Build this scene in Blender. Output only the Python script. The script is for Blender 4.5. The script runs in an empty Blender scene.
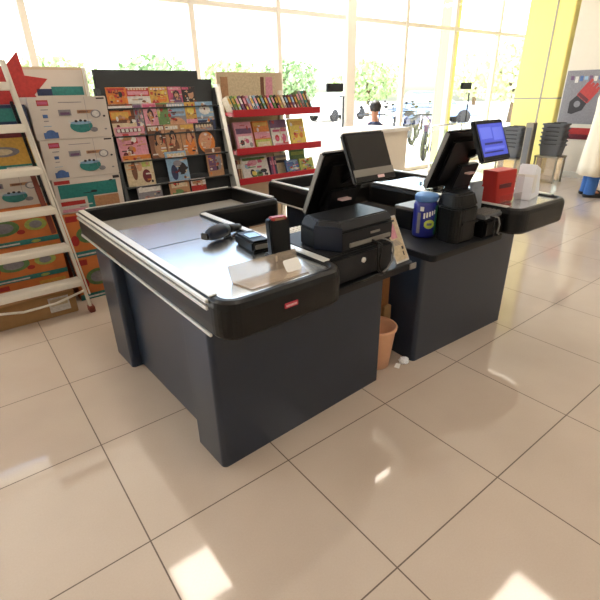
import bpy, bmesh, math, random
from mathutils import Vector, Matrix
R = math.radians
C = bpy.context.scene.collection
random.seed(7)

# ------------------------------------------------------------------ materials
def lin(c):
    return tuple(((v/12.92) if v <= .04045 else ((v+.055)/1.055)**2.4) for v in c)
def hexc(r, g, b): return lin((r/255, g/255, b/255))
MATS = {}
def mat(name, rgb, rough=.5, metal=0., noise=0., nscale=30., bump=0., coat=0., emit=None, estr=0., trans=0., ior=1.45, spec=.5):
    if name in MATS: return MATS[name]
    m = bpy.data.materials.new(name); m.use_nodes = True
    nt = m.node_tree; b = nt.nodes['Principled BSDF']
    col = hexc(*rgb)
    b.inputs['Base Color'].default_value = (*col, 1)
    b.inputs['Roughness'].default_value = rough
    b.inputs['Metallic'].default_value = metal
    b.inputs['Coat Weight'].default_value = coat
    b.inputs['Coat Roughness'].default_value = .1
    b.inputs['Transmission Weight'].default_value = trans
    b.inputs['IOR'].default_value = ior
    b.inputs['Specular IOR Level'].default_value = spec
    if emit:
        b.inputs['Emission Color'].default_value = (*hexc(*emit), 1); b.inputs['Emission Strength'].default_value = estr
    if noise or bump:
        tc = nt.nodes.new('ShaderNodeTexCoord'); n = nt.nodes.new('ShaderNodeTexNoise')
        n.inputs['Scale'].default_value = nscale; n.inputs['Detail'].default_value = 4
        nt.links.new(tc.outputs['Object'], n.inputs['Vector'])
        if noise:
            mx = nt.nodes.new('ShaderNodeMix'); mx.data_type = 'RGBA'
            mx.inputs[6].default_value = (*[max(0, c*(1-noise)) for c in col], 1)
            mx.inputs[7].default_value = (*[min(1, c*(1+noise)) for c in col], 1)
            nt.links.new(n.outputs['Fac'], mx.inputs[0]); nt.links.new(mx.outputs[2], b.inputs['Base Color'])
        if bump:
            bp = nt.nodes.new('ShaderNodeBump'); bp.inputs['Strength'].default_value = bump; bp.inputs['Distance'].default_value = .01
            nt.links.new(n.outputs['Fac'], bp.inputs['Height']); nt.links.new(bp.outputs['Normal'], b.inputs['Normal'])
    MATS[name] = m; return m

def floor_mat():
    m = bpy.data.materials.new('polished_tile'); m.use_nodes = True; nt = m.node_tree; L = nt.links
    b = nt.nodes['Principled BSDF']; tc = nt.nodes.new('ShaderNodeTexCoord'); sp = nt.nodes.new('ShaderNodeSeparateXYZ')
    L.new(tc.outputs['Object'], sp.inputs[0])
    def mth(op, a, bb=None):
        n = nt.nodes.new('ShaderNodeMath'); n.operation = op
        for i, v in enumerate((a, bb)):
            if v is None: continue
            if hasattr(v, 'links'): L.new(v, n.inputs[i])
            else: n.inputs[i].default_value = v
        return n.outputs[0]
    ds = []
    for ax in (0, 1):
        f = mth('FRACT', mth('DIVIDE', mth('ADD', sp.outputs[ax], 60.0), .6))
        ds.append(mth('MINIMUM', f, mth('SUBTRACT', 1.0, f)))
    d = mth('MINIMUM', ds[0], ds[1]); g = mth('LESS_THAN', d, .0042)
    n = nt.nodes.new('ShaderNodeTexNoise'); n.inputs['Scale'].default_value = 2.2; n.inputs['Detail'].default_value = 6
    L.new(tc.outputs['Object'], n.inputs['Vector'])
    ns = nt.nodes.new('ShaderNodeTexNoise'); ns.inputs['Scale'].default_value = 160; L.new(tc.outputs['Object'], ns.inputs['Vector'])
    rp = nt.nodes.new('ShaderNodeValToRGB'); e = rp.color_ramp.elements
    e[0].position = .3; e[0].color = (*hexc(182, 166, 152), 1); e[1].position = .7; e[1].color = (*hexc(192, 177, 163), 1)
    mx0 = mth('ADD', mth('MULTIPLY', n.outputs['Fac'], .7), mth('MULTIPLY', ns.outputs['Fac'], .3))
    L.new(mx0, rp.inputs[0])
    mx = nt.nodes.new('ShaderNodeMix'); mx.data_type = 'RGBA'; L.new(g, mx.inputs[0]); L.new(rp.outputs[0], mx.inputs[6])
    mx.inputs[7].default_value = (*hexc(88, 70, 56), 1); L.new(mx.outputs[2], b.inputs['Base Color'])
    rr = nt.nodes.new('ShaderNodeMapRange'); rr.inputs['To Min'].default_value = .04; rr.inputs['To Max'].default_value = .08
    L.new(n.outputs['Fac'], rr.inputs['Value']); ad = mth('ADD', rr.outputs[0], mth('MULTIPLY', g, .4)); L.new(ad, b.inputs['Roughness'])
    b.inputs['IOR'].default_value = 1.62
    bp = nt.nodes.new('ShaderNodeBump'); bp.inputs['Strength'].default_value = .35; bp.inputs['Distance'].default_value = .002
    L.new(mth('SUBTRACT', 1.0, g), bp.inputs['Height']); L.new(bp.outputs[0], b.inputs['Normal'])
    return m

def glass_mat(name='window_glass', tint=(.97, .99, .985), refl=1.0):
    if name in MATS: return MATS[name]
    m = bpy.data.materials.new(name); m.use_nodes = True; nt = m.node_tree; nt.nodes.clear()
    o = nt.nodes.new('ShaderNodeOutputMaterial'); t = nt.nodes.new('ShaderNodeBsdfTransparent'); g = nt.nodes.new('ShaderNodeBsdfGlossy')
    mx = nt.nodes.new('ShaderNodeMixShader'); lw = nt.nodes.new('ShaderNodeLayerWeight'); lw.inputs[0].default_value = .5
    pw = nt.nodes.new('ShaderNodeMath'); pw.operation = 'POWER'; pw.inputs[1].default_value = 5; nt.links.new(lw.outputs['Facing'], pw.inputs[0])
    fr = nt.nodes.new('ShaderNodeMapRange'); fr.inputs['To Min'].default_value = .03; fr.inputs['To Max'].default_value = .6; nt.links.new(pw.outputs[0], fr.inputs['Value'])
    t.inputs[0].default_value = (*tint, 1); g.inputs['Roughness'].default_value = .03
    nt.links.new(fr.outputs[0], mx.inputs[0]); nt.links.new(t.outputs[0], mx.inputs[1]); nt.links.new(g.outputs[0], mx.inputs[2])
    nt.links.new(mx.outputs[0], o.inputs[0]); MATS[name] = m; return m

M = lambda n: MATS[n]
mat('slate_steel', (34, 44, 60), .30, .0, .06, 40, .0, .15, spec=.5)
mat('rubber_black', (15, 14, 14), .36, 0, .1, 60, spec=.4)
mat('aluminium', (232, 230, 224), .34, .6, .05, 80)
mat('stainless', (214, 216, 218), .26, 1.0, .05, 25)
mat('black_plastic', (9, 9, 10), .35, 0, .08, 90, spec=.35)
mat('charcoal_plastic', (24, 25, 29), .45, 0, .06, 80, spec=.35)
mat('grey_plastic', (104, 106, 110), .45, 0, .05, 60)
mat('navy_plastic', (24, 31, 48), .4, 0, .05, 60)
mat('screen_glass', (24, 22, 24), .12, 0, 0, 1, 0, .6)
mat('bezel_grey', (128, 124, 118), .4, .2)
mat('white_paint', (226, 222, 214), .5, 0, .03, 20)
mat('cream_paint', (214, 204, 188), .5, 0, .03, 20)
mat('white_metal', (222, 214, 202), .4, 0, .05, 50)
mat('red_plastic', (178, 34, 44), .35, 0, .04, 50)
mat('red_brown', (120, 52, 36), .5, 0, .15, 30)
mat('dark_grey_paint', (54, 56, 58), .6, 0, .05, 20)
mat('wood_board', (150, 100, 58), .6, 0, .2, 18)
mat('cardboard', (164, 126, 84), .8, 0, .12, 25)
mat('carton_white', (198, 186, 176), .6, 0, .05, 12)
mat('carton_orange', (196, 112, 56), .6, 0, .3, 9)
mat('carton_teal', (44, 142, 122), .6, 0, .08, 14)
mat('salmon_plastic', (232, 176, 138), .42, 0, .04, 20)
mat('paper_white', (236, 234, 230), .7, 0, .03, 30)
mat('tissue', (240, 242, 248), .85, 0, .03, 30, .3)
mat('cable_grey', (128, 128, 126), .5)
mat('skin', (176, 124, 98), .55, 0, .06, 30)
mat('hair_black', (34, 26, 22), .6, 0, .3, 60, .5)
mat('cream_cloth', (232, 218, 192), .85, 0, .06, 14, .25)
mat('denim', (60, 104, 168), .85, 0, .2, 70, .3)
mat('shoe_black', (34, 32, 34), .5)
mat('navy_cloth', (48, 56, 84), .85, 0, .1, 30, .2)
mat('yellow_paint', (244, 228, 138), .45, 0, .04, 6)
mat('concrete_out', (206, 198, 186), .9, 0, .08, 1.2)
mat('asphalt_out', (170, 166, 160), .9, 0, .08, 2)
mat('tyre', (30, 30, 32), .8)
mat('chrome', (210, 210, 212), .15, 1.0)
mat('bark', (104, 84, 62), .9, 0, .3, 12)
mat('leaf_mid', (150, 172, 118), .6, 0, .35, 3)
mat('leaf_pale', (196, 204, 150), .6, 0, .3, 3)
mat('leaf_deep', (124, 150, 104), .6, 0, .35, 3)
mat('car_white', (228, 230, 232), .25, 0, 0, 1, 0, .6)
mat('car_blue', (112, 136, 170), .25, 0, 0, 1, 0, .6)
mat('car_glass', (120, 132, 140), .1)
mat('lens_red', (180, 26, 24), .3)
mat('basket_grey', (92, 94, 98), .5, 0, .08, 40)
mat('post_grey', (146, 140, 128), .35, .7)
mat('ceiling_tile', (226, 224, 218), .8, 0, .03, 30)
mat('lamp_diffuser', (255, 255, 255), .5, emit=(255, 240, 222), estr=8.0)
mat('blue_screen', (20, 24, 70), .3, emit=(66, 78, 186), estr=.75)
mat('blue_screen_panel', (20, 24, 60), .3, emit=(96, 108, 210), estr=.75)
mat('blue_screen_bar', (10, 12, 40), .3, emit=(30, 36, 110), estr=.5)
mat('lid_blue', (112, 156, 216), .4)
mat('jar_blue', (34, 40, 132), .3, 0, 0, 1, 0, .4)
mat('jar_green', (42, 142, 66), .35)
mat('jar_yellow', (198, 208, 84), .4)
mat('clear_acrylic', (230, 214, 196), .12, trans=.75, ior=1.3)
mat('bag_grey', (150, 156, 166), .7, 0, .1, 20)
mat('red_carton', (184, 44, 34), .5, 0, .06, 20)
mat('beige_board', (196, 172, 146), .7, 0, .1, 8)
mat('terracotta_label', (182, 54, 72), .5)
mat('pale_mark', (224, 190, 190), .6)
glass_mat()
PAL = dict(red=(188, 52, 48), orange=(222, 128, 52), gold=(214, 168, 74), pink=(222, 150, 168), rose=(206, 92, 128), purple=(112, 74, 112),
           blue=(74, 106, 164), sky=(142, 176, 206), teal=(52, 132, 128), green=(104, 138, 82), lime=(176, 188, 96), yellow=(232, 206, 96),
           white=(226, 220, 214), cream=(216, 196, 162), tan=(184, 136, 98), brown=(122, 78, 56), dark=(46, 38, 42), grey=(140, 136, 142),
           maroon=(112, 34, 44), flesh=(206, 152, 118), navy=(44, 54, 92))
for k, v in PAL.items(): mat('print_'+k, tuple(int(q*.88) for q in v), .38, 0, .38, 55)

# ------------------------------------------------------------------ mesh builder
class MB:
    def __init__(s): s.v = []; s.f = []; s.m = []; s.sm = []; s.slots = []
    def slot(s, m):
        if m not in s.slots: s.slots.append(m)
        return s.slots.index(m)
    def add(s, vs, fs, m, smooth=False):
        n = len(s.v); k = s.slot(m); s.v += [Vector(p) for p in vs]
        for f in fs: s.f.append([i+n for i in f]); s.m.append(k); s.sm.append(smooth)
        return s
    def box(s, x0, x1, y0, y1, z0, z1, m, bev=0.0, X=None):
        bm = bmesh.new(); bmesh.ops.create_cube(bm, size=1)
        for v in bm.verts: v.co = Vector(((x0+x1)/2+v.co.x*(x1-x0), (y0+y1)/2+v.co.y*(y1-y0), (z0+z1)/2+v.co.z*(z1-z0)))
        if bev: bmesh.ops.bevel(bm, geom=bm.edges[:], offset=min(bev, .45*min(x1-x0, y1-y0, z1-z0)), segments=2, affect='EDGES')
        return s.frombm(bm, m, X)
    def frombm(s, bm, m, X=None, smooth=False):
        bm.verts.index_update()
        vs = [(X @ v.co) if X else v.co.copy() for v in bm.verts]; fs = [[v.index for v in f.verts] for f in bm.faces]
        bm.free(); return s.add(vs, fs, m, smooth)
    def prism(s, poly, z0, z1, m, bev=0., X=None, top=None):
        bm = bmesh.new(); a = [bm.verts.new((p[0], p[1], z0)) for p in poly]; tp = top or poly; b = [bm.verts.new((p[0], p[1], z1)) for p in tp]
        n = len(poly); bm.faces.new(a[::-1]); bm.faces.new(b)
        for i in range(n): bm.faces.new((a[i], a[(i+1) % n], b[(i+1) % n], b[i]))
        bmesh.ops.recalc_face_normals(bm, faces=bm.faces[:])
        if bev: bmesh.ops.bevel(bm, geom=bm.edges[:], offset=bev, segments=2, affect='EDGES')
        return s.frombm(bm, m, X)
    def lathe(s, prof, m, seg=32, X=None, cap=True):
        vs = []; fs = []
        for r, z in prof:
            for i in range(seg): a = 2*math.pi*i/seg; vs.append(Vector((r*math.cos(a), r*math.sin(a), z)))
        for j in range(len(prof)-1):
            for i in range(seg):
                k = (i+1) % seg; fs.append((j*seg+i, j*seg+k, (j+1)*seg+k, (j+1)*seg+i))
        if cap: fs.append(tuple(range(seg))[::-1]); fs.append(tuple((len(prof)-1)*seg+i for i in range(seg)))
        if X: vs = [X @ v for v in vs]
        return s.add(vs, fs, m, True)
    def tube(s, pts, r, m, seg=8, closed=False):
        pts = [Vector(p) for p in pts]; n = len(pts); vs = []; fs = []; up = None
        for i, p in enumerate(pts):
            a = pts[i-1] if (i > 0 or closed) else p; b = pts[(i+1) % n] if (i < n-1 or closed) else p
            t = (b-a).normalized()
            if up is None:
                up = Vector((0, 0, 1)) if abs(t.z) < .9 else Vector((1, 0, 0))
            x = t.cross(up).normalized(); up = x.cross(t).normalized()
            rr = r[i] if isinstance(r, (list, tuple)) else r
            for k in range(seg): an = 2*math.pi*k/seg; vs.append(p+rr*(math.cos(an)*x+math.sin(an)*up))
        for i in range(n if closed else n-1):
            j = (i+1) % n
            for k in range(seg): q = (k+1) % seg; fs.append((i*seg+k, i*seg+q, j*seg+q, j*seg+k))
        if not closed: fs.append(tuple(range(seg))[::-1]); fs.append(tuple((n-1)*seg+k for k in range(seg)))
        return s.add(vs, fs, m, True)
    def bar(s, a, b, w, h, m, bev=.003, up=(0, 0, 1)):
        a = Vector(a); b = Vector(b); t = b-a; L = t.length; t.normalize(); u = Vector(up)
        if abs(t.dot(u)) > .98: u = Vector((0, 1, 0))
        x = t.cross(u).normalized(); z = x.cross(t)
        X = Matrix(((x.x, t.x, z.x, a.x), (x.y, t.y, z.y, a.y), (x.z, t.z, z.z, a.z), (0, 0, 0, 1)))
        return s.box(-w/2, w/2, 0, L, -h/2, h/2, m, bev, X)
    def ngon(s, pts, m): return s.add(pts, [tuple(range(len(pts)))], m)
    def sweep(s, path, prof, m, closed=True, smooth=False):
        """prof: list of (inward offset, z); path: ccw 2-D outline"""
        n = len(path); P = [Vector(p) for p in path]; vs = []; fs = []
        for i in range(n):
            a = P[(i-1) % n] if (closed or i > 0) else P[i]; b = P[(i+1) % n] if (closed or i < n-1) else P[i]
            d1 = (P[i]-a); d2 = (b-P[i])
            if d1.length < 1e-7: d1 = d2
            if d2.length < 1e-7: d2 = d1
            d1.normalize(); d2.normalize()
            n1 = Vector((-d1.y, d1.x)); n2 = Vector((-d2.y, d2.x)); nn = (n1+n2).normalized(); k = 1/max(.3, nn.dot(n1))
            for o, z in prof: q = P[i]+nn*o*k; vs.append(Vector((q.x, q.y, z)))
        np_ = len(prof)
        for i in range(n if closed else n-1):
            j = (i+1) % n
            for k in range(np_):
                l = (k+1) % np_; fs.append((i*np_+k, j*np_+k, j*np_+l, i*np_+l))
        if not closed:
            fs.append(tuple(range(np_))[::-1]); fs.append(tuple((n-1)*np_+k for k in range(np_)))
        return s.add(vs, fs, m, smooth)
    def sphere(s, c, r, m, sc=(1, 1, 1), sub=2, X=None):
        bm = bmesh.new(); bmesh.ops.create_icosphere(bm, subdivisions=sub, radius=1)
        for v in bm.verts: v.co = Vector((c[0]+v.co.x*r*sc[0], c[1]+v.co.y*r*sc[1], c[2]+v.co.z*r*sc[2]))
        return s.frombm(bm, m, X, True)
    def build(s, name, parent=None, smooth_angle=None):
        me = bpy.data.meshes.new(name); me.from_pydata([tuple(v) for v in s.v], [], s.f)
        for m in s.slots: me.materials.append(M(m) if isinstance(m, str) else m)
        me.polygons.foreach_set('material_index', s.m); me.polygons.foreach_set('use_smooth', s.sm); me.update()
        bm = bmesh.new(); bm.from_mesh(me); bmesh.ops.recalc_face_normals(bm, faces=bm.faces[:]); bm.to_mesh(me); bm.free()
        o = bpy.data.objects.new(name, me); C.objects.link(o)
        if parent: o.parent = parent
        return o

def thing(name, label, cat, loc=(0, 0, 0), rz=0., group=None):
    o = bpy.data.objects.new(name, None); C.objects.link(o); o.location = loc; o.rotation_euler = (0, 0, rz); o.empty_display_size = .1
    return tag(o, label, cat, group)
def tag(o, label, cat, group=None, kind=None):
    o['label'] = label; o['category'] = cat
    if group: o['group'] = group
    if kind: o['kind'] = kind
    return o
def struct(o): o['kind'] = 'structure'; return o
def fillet(pts, rads, seg=6):
    out = []; n = len(pts)
    for i in range(n):
        p = Vector(pts[i]); a = Vector(pts[i-1]); b = Vector(pts[(i+1) % n]); r = rads[i]
        if r <= 0: out.append(tuple(p)); continue
        d1 = (a-p).normalized(); d2 = (b-p).normalized(); ang = d1.angle(d2); t = r/math.tan(ang/2)
        c = p+(d1+d2).normalized()*(r/math.sin(ang/2)); s = p+d1*t-c; e = p+d2*t-c
        a0 = math.atan2(s.y, s.x); a1 = math.atan2(e.y, e.x); da = (a1-a0+math.pi) % (2*math.pi)-math.pi
        for k in range(seg+1): an = a0+da*k/seg; out.append((c.x+r*math.cos(an), c.y+r*math.sin(an)))
    return out
def rotx(p, a, o=(0, 0, 0)): return Matrix.Translation(o) @ Matrix.Rotation(a, 4, 'X') @ Matrix.Translation([-c for c in o])
def TR(loc, rx=0, ry=0, rz=0):
    return Matrix.Translation(loc) @ Matrix.Rotation(rz, 4, 'Z') @ Matrix.Rotation(ry, 4, 'Y') @ Matrix.Rotation(rx, 4, 'X')
ORD = ['first', 'second', 'third', 'fourth', 'fifth', 'sixth', 'seventh', 'eighth', 'ninth', 'tenth', 'eleventh', 'twelfth', 'thirteenth', 'fourteenth',
       'fifteenth', 'sixteenth', 'seventeenth', 'eighteenth', 'nineteenth', 'twentieth', 'twenty-first', 'twenty-second', 'twenty-third', 'twenty-fourth']

# ------------------------------------------------------------------ setting
YF = 4.6; H = 3.3; XR = 8.3
o = MB(); o.box(-4, 12.5, -5, YF+.1, -.1, 0, floor_mat()); struct(o.build('floor'))
o = MB(); o.box(-40, 60, YF+.1, 70, -.25, -.1, 'concrete_out'); struct(o.build('ground'))
o = MB(); o.box(-4.2, 12.7, -5.2, YF+.35, H, H+.12, 'ceiling_tile')
for i in range(28): o.box(-4+.6*i-.012, -4+.6*i+.012, -5, YF, H-.008, H+.002, 'white_metal')
for i in range(17): o.box(-4, 12.5, -5+.6*i-.012, -5+.6*i+.012, H-.0075, H+.002, 'white_metal')
struct(o.build('ceiling'))
o = MB(); o.box(-4.2, -4, -5.2, YF+.3, 0, H, 'white_paint'); struct(o.build('wall_left'))
o = MB(); o.box(-4, 12.7, -5.2, -5, 0, H, 'white_paint'); struct(o.build('wall_front'))
o = MB(); o.box(XR, XR+.15, -5, 2.62, 0, H, 'cream_paint'); struct(o.build('wall_right'))
o = MB(); o.box(12.5, 12.7, -5, YF+.3, 0, H, 'white_paint'); struct(o.build('wall_side'))
o = MB(); o.box(XR-.02, XR, -5, 2.62, 0, .1, 'aluminium', .003); struct(o.build('baseboard_right'))
# glazed shop front: one window object per bay, pane as its part
bays = [-4, -2.4, -.8, .8, 2.62, 3.9, 5.2, 6.55, 7.9, 9.4, 10.9, 12.5]
for i in range(len(bays)-1):
    a, b = bays[i], bays[i+1]; w = .035
    f = MB(); f.box(a-w, a+w, YF-.03, YF+.07, 0, H, 'white_metal', .004)
    f.box(a+w, b-w, YF-.02, YF+.06, 0, .07, 'white_metal', .003)
    f.box(a+w, b-w, YF-.02, YF+.06, 2.4, 2.46, 'white_metal', .003)
    f.box(a+w, b-w, YF-.02, YF+.06, H-.06, H, 'white_metal', .003)
    wo = struct(f.build('window_%d' % (i+1)))
    p = MB(); p.box(a+w, b-w, YF+.015, YF+.025, .07, 2.4, glass_mat()); p.build('pane', wo)
    p = MB(); p.box(a+w, b-w, YF+.015, YF+.025, 2.46, H-.06, glass_mat()); p.build('transom_pane', wo)
# wide white post and yellow post of the shop front, door locks with pull bars
o = MB(); o.box(5.12, 5.3, YF-.1, YF-.032, 0, H, 'white_metal', .006); struct(o.build('trim_1'))
o = MB(); o.box(7.94, 8.24, YF+.12, YF+.35, -.1, H, 'yellow_paint', .006); struct(o.build('trim_2'))
for (x, lab) in ((4.95, 'dark lock box and pull bar on glass door behind the white reception desk'), (8.48, 'dark lock box and long pull bar on glass door beside the yellow post')):
    t = thing('door_lock', lab, 'door handle', (x, YF+.0145, 0))
    b = MB(); b.box(-.17, .17, -.04, .0, 1.42, 1.54, 'charcoal_plastic', .008); b.build('lock_box', t)
    b = MB(); s = .14 if x < 6 else .06
    b.tube([(s, 0, 1.35), (s, -.07, 1.35), (s, -.07, .78), (s, 0, .78)], .014, 'charcoal_plastic'); b.build('pull_bar', t)
# yellow pillar
o = MB(); o.box(8.32, 9.0, 2.7, 3.46, 0, H, 'yellow_paint', .01)
o.box(8.312, 9.008, 2.692, 3.468, 1.24, 1.26, 'post_grey'); o.box(8.312, 8.33, 2.97, 2.995, 0, H, 'post_grey'); struct(o.build('trim_3'))

# ceiling lights
li = 0
LP = [(-1.6, -2.8), (-1.6, -.4), (-1.6, 1.95), (.8, -2.8), (.8, -.4), (.8, 1.95), (3.15, -2.8), (3.15, -.4), (3.15, 1.95), (6.35, -.4), (6.35, 1.95), (6.35, -2.8), (5.2, 3.6), (10.5, 2.6), (10.5, 3.9)]
nm = {-2.8: 'the front wall row', -.4: 'the middle row', 1.95: 'the row nearest the glass front', 3.6: 'the doorway', 2.6: 'the side bay', 3.9: 'the side bay window'}
xs = {-1.6: 'left end', .8: 'over the near checkout counter', 3.15: 'over the far checkout counter', 6.35: 'towards the right wall', 5.2: 'above the reception desk', 10.5: 'behind the yellow pillar'}
for x, y in LP:
    t = thing('ceiling_light', 'square ceiling light panel %s in %s' % (xs[x], nm[y]), 'ceiling light', (x, y, H-.012), 0, 'square ceiling light panels')
    b = MB(); b.sweep([(-.32, -.32), (.32, -.32), (.32, .32), (-.32, .32)], [(0, -.012), (0, .003), (.03, .003), (.03, -.012)], 'white_metal'); b.build('frame', t)
    b = MB(); b.box(-.29, .29, -.29, .29, -.008, .002, 'lamp_diffuser'); b.build('diffuser', t)

# ------------------------------------------------------------------ checkout counters
def counter(name, label, loc, mirror, rot, base_rot, base_w, base_x, desk):
    t = thing(name, label, 'checkout counter', loc, 0); sx = -1 if mirror else 1
    RT = Matrix.Rotation(rot, 4, 'Z')
    def fin(mb, nm, par=t, X=RT):
        for v in mb.v:
            v.x *= sx; v.xyz = (X @ v)
        return mb.build(nm, par)
    WF, YN = .56, 1.175; out = [(0, 0), (WF, 0), (WF, YN), (1.10, YN), (1.10, 1.77), (0, 1.77)]
    path = fillet(out, [.085, .085, .02, .05, .05, .05], 8)
    zb, zt, zf, zh = .655, .80, .715, .788
    # rubber bumper all around
    b = MB(); b.sweep(path, [(.012, zb), (.002, zb+.012), (0, zb+.05), (0, zt-.03), (.006, zt-.01), (.018, zt), (.034, zt), (.042, zt-.008), (.045, zf), (.045, zb)], 'rubber_black')
    bump = fin(b, 'bumper')
    # stainless bed
    b = MB(); inner = []
    b2 = MB(); b2.sweep(path, [(.045, 0), (.046, 0)], 'stainless'); inner = [(b2.v[i].x, b2.v[i].y) for i in range(0, len(b2.v), 2)]
    fr_ = fillet([(.043, .043), (WF-.043, .043), (WF-.043, YN+.004), (.043, YN+.004)], [.045, .045, .004, .004], 6)
    b.prism(fr_, zb+.004, zh, 'stainless', .002); b.box(.05, WF-.05, .768, .772, zh-.002, zh+.0012, 'dark_grey_paint'); fin(b, 'tray_bed')
    b = MB(); b.box(.045, 1.055, YN+.045, 1.725, zf-.03, zf, 'stainless', .002); b.box(.045, WF, YN+.005, YN+.045, zf-.03, zf, 'stainless'); fin(b, 'packing_well')
    b = MB(); b.box(.06, 1.04, YN+.06, 1.71, zf+.0005, zf+.004, 'bezel_grey', .001); fin(b, 'well_mat')
    # aluminium rails
    b = MB()
    for (x0, x1, z0, z1) in ((.008, .04, zt-.001, zt+.006), (-.008, .004, zt-.02, zt-.006), (-.009, .002, zt-.045, zt-.03), (-.006, .004, zb-.004, zb+.008)):
        b.box(x0, x1, .1, 1.72, z0, z1, 'aluminium', .002)
    fin(b, 'side_rail')
    b = MB(); b.box(WF-.043, WF-.007, .1, YN-.02, zt-.001, zt+.006, 'aluminium', .003); fin(b, 'inner_rail')
    b = MB(); b.box(1.058, 1.094, 1.235, 1.71, zt-.001, zt+.006, 'aluminium', .003); b.box(1.094, 1.104, 1.22, 1.71, zb, zb+.01, 'aluminium', .002); fin(b, 'end_rail')
    b = MB(); b.box(.06, 1.05, 1.75, 1.764, zt-.001, zt+.004, 'aluminium', .001); fin(b, 'rear_rail')
    # base
    BT = Matrix.Translation((base_x*1, .14, 0)) @ Matrix.Rotation(base_rot, 4, 'Z')
    def base(mb, nm, par=t): return fin(mb, nm, par, BT)
    top = zb-.002
    if not mirror:
        b = MB(); pth = fillet([(base_w, 0), (base_w, .022), (.022, .022), (.022, .212), (0, .212), (0, 0)], [.004, 0, 0, .004, .004, .022], 5)
        b.prism([(x, y) for x, y in pth], 0, top, 'slate_steel'); base(b, 'front_panel')
        b = MB(); b.box(.055, .075, .17, 1.06, .012, top, 'slate_steel', .003); base(b, 'recessed_side_panel')
        pth = fillet([(0, 1.0), (.16, 1.0), (.16, 1.02), (.022, 1.02), (.022, 1.24), (0, 1.24)], [.02, .004, 0, 0, .004, .004], 5)
        b = MB(); b.prism(pth, 0, top, 'slate_steel'); base(b, 'rear_leg_panel')
        b = MB(); b.box(.1, 1.0, 1.22, 1.24, .02, top, 'slate_steel', .003); base(b, 'rear_panel')
        b = MB(); b.box(base_w-.02, base_w, .024, .13, 0.0, desk[4]-.04, 'slate_steel', .002); base(b, 'end_return')
    else:
        # values are in mirrored x: build straight in mirrored local frame
        b = MB(); pth = fillet([(0, 0), (base_w, 0), (base_w, .62), (base_w-.02, .62), (base_w-.02, .022), (.02, .022), (.02, .62), (0, .62)], [.006, .022, .004, .004, 0, 0, .004, .004], 5)
        b.prism(pth, 0, top, 'slate_steel'); base(b, 'front_panel')
        b = MB(); pth = fillet([(.1, 1.2), (1.02, 1.2), (1.02, 1.62), (.1, 1.62)], [.01]*4, 3); b.prism(pth, 0, zb-.002, 'slate_steel'); fin(b, 'rear_cabinet')
    # desk beside the tray
    x0, x1, y0, y1, z = desk
    b = MB(); pth = fillet([(x0, y0), (x1, y0), (x1, y1), (x0, y1)], [.004, .03, .01, .004], 4)
    b.prism(pth, z-.035, z, 'charcoal_plastic', .003); fin(b, 'desk_top', t)
    return t, fin
near, fin1 = counter('checkout_counter', 'nearest slate grey checkout counter with steel tray, L-shaped black bumper and small red badge', (.36, -.012, 0), False, R(1.0), R(2.3), .952, .004, (.565, 1.12, .105, 1.0, .655))
far, fin2 = counter('checkout_counter', 'farther slate grey checkout counter with tray nose sticking out at its right end', (2.79, -.012, 0), True, R(-1.0), R(-2.0), .852, -.335, (.565, 1.19, .09, .62, .655))
# badge on the near bumper
b = MB(); b.box(.245, .305, -.004, .003, .718, .738, 'terracotta_label', .002)
for i in range(8): b.box(.25+.0062*i, .2545+.0062*i, -.0046, -.003, .724, .732, 'pale_mark')
fin1(b, 'badge')
b = MB(); b.box(1.075, 1.124, .098, .104, .622, .653, 'bezel_grey', .002); fin1(b, 'edge_cap')

# ------------------------------------------------------------------ things on the near counter
ZD = .655
t = thing('cash_drawer', 'flat dark cash drawer under the receipt printer, cables hanging over its front', 'cash drawer', (.885, .115, ZD), R(1.5))
b = MB(); b.box(.045, .44, .014, .40, 0, .142, 'charcoal_plastic', .006); b.build('body', t)
b = MB(); b.box(.05, .435, 0, .014, .012, .128, 'charcoal_plastic', .005); f = b.build('drawer_front', t)
b = MB(); b.lathe([(.012, 0), (.012, .006), (.004, .007)], 'aluminium', 16, TR((.24, 0, .09), R(90))); b.build('lock', f)

t = thing('receipt_printer', 'dark receipt printer on the near cash drawer', 'printer', (.885, .115, ZD+.142), R(1.5))
pb = [(.125, .02), (.45, .02), (.46, .09), (.46, .25), (.09, .25), (.07, .13)]
pt = [(.14, .05), (.44, .05), (.45, .11), (.45, .24), (.11, .24), (.095, .135)]
b = MB(); b.prism(pb, .0, .085, 'charcoal_plastic', .006); b.build('body', t)
b = MB(); b.prism(pb, .087, .125, 'charcoal_plastic', .006, None, pt); b.build('lid', t)
b = MB(); b.prism([(.124, .016), (.128, .024), (.074, .132), (.066, .130)], .004, .108, 'navy_plastic', .002); b.build('side_cover', t)
b = MB(); b.box(.30, .36, .016, .024, .05, .06, 'bezel_grey', .001); b.build('maker_mark', t)
b = MB(); b.box(.17, .43, .012, .022, .014, .032, 'bezel_grey', .002); b.build('paper_slot', t)

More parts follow.
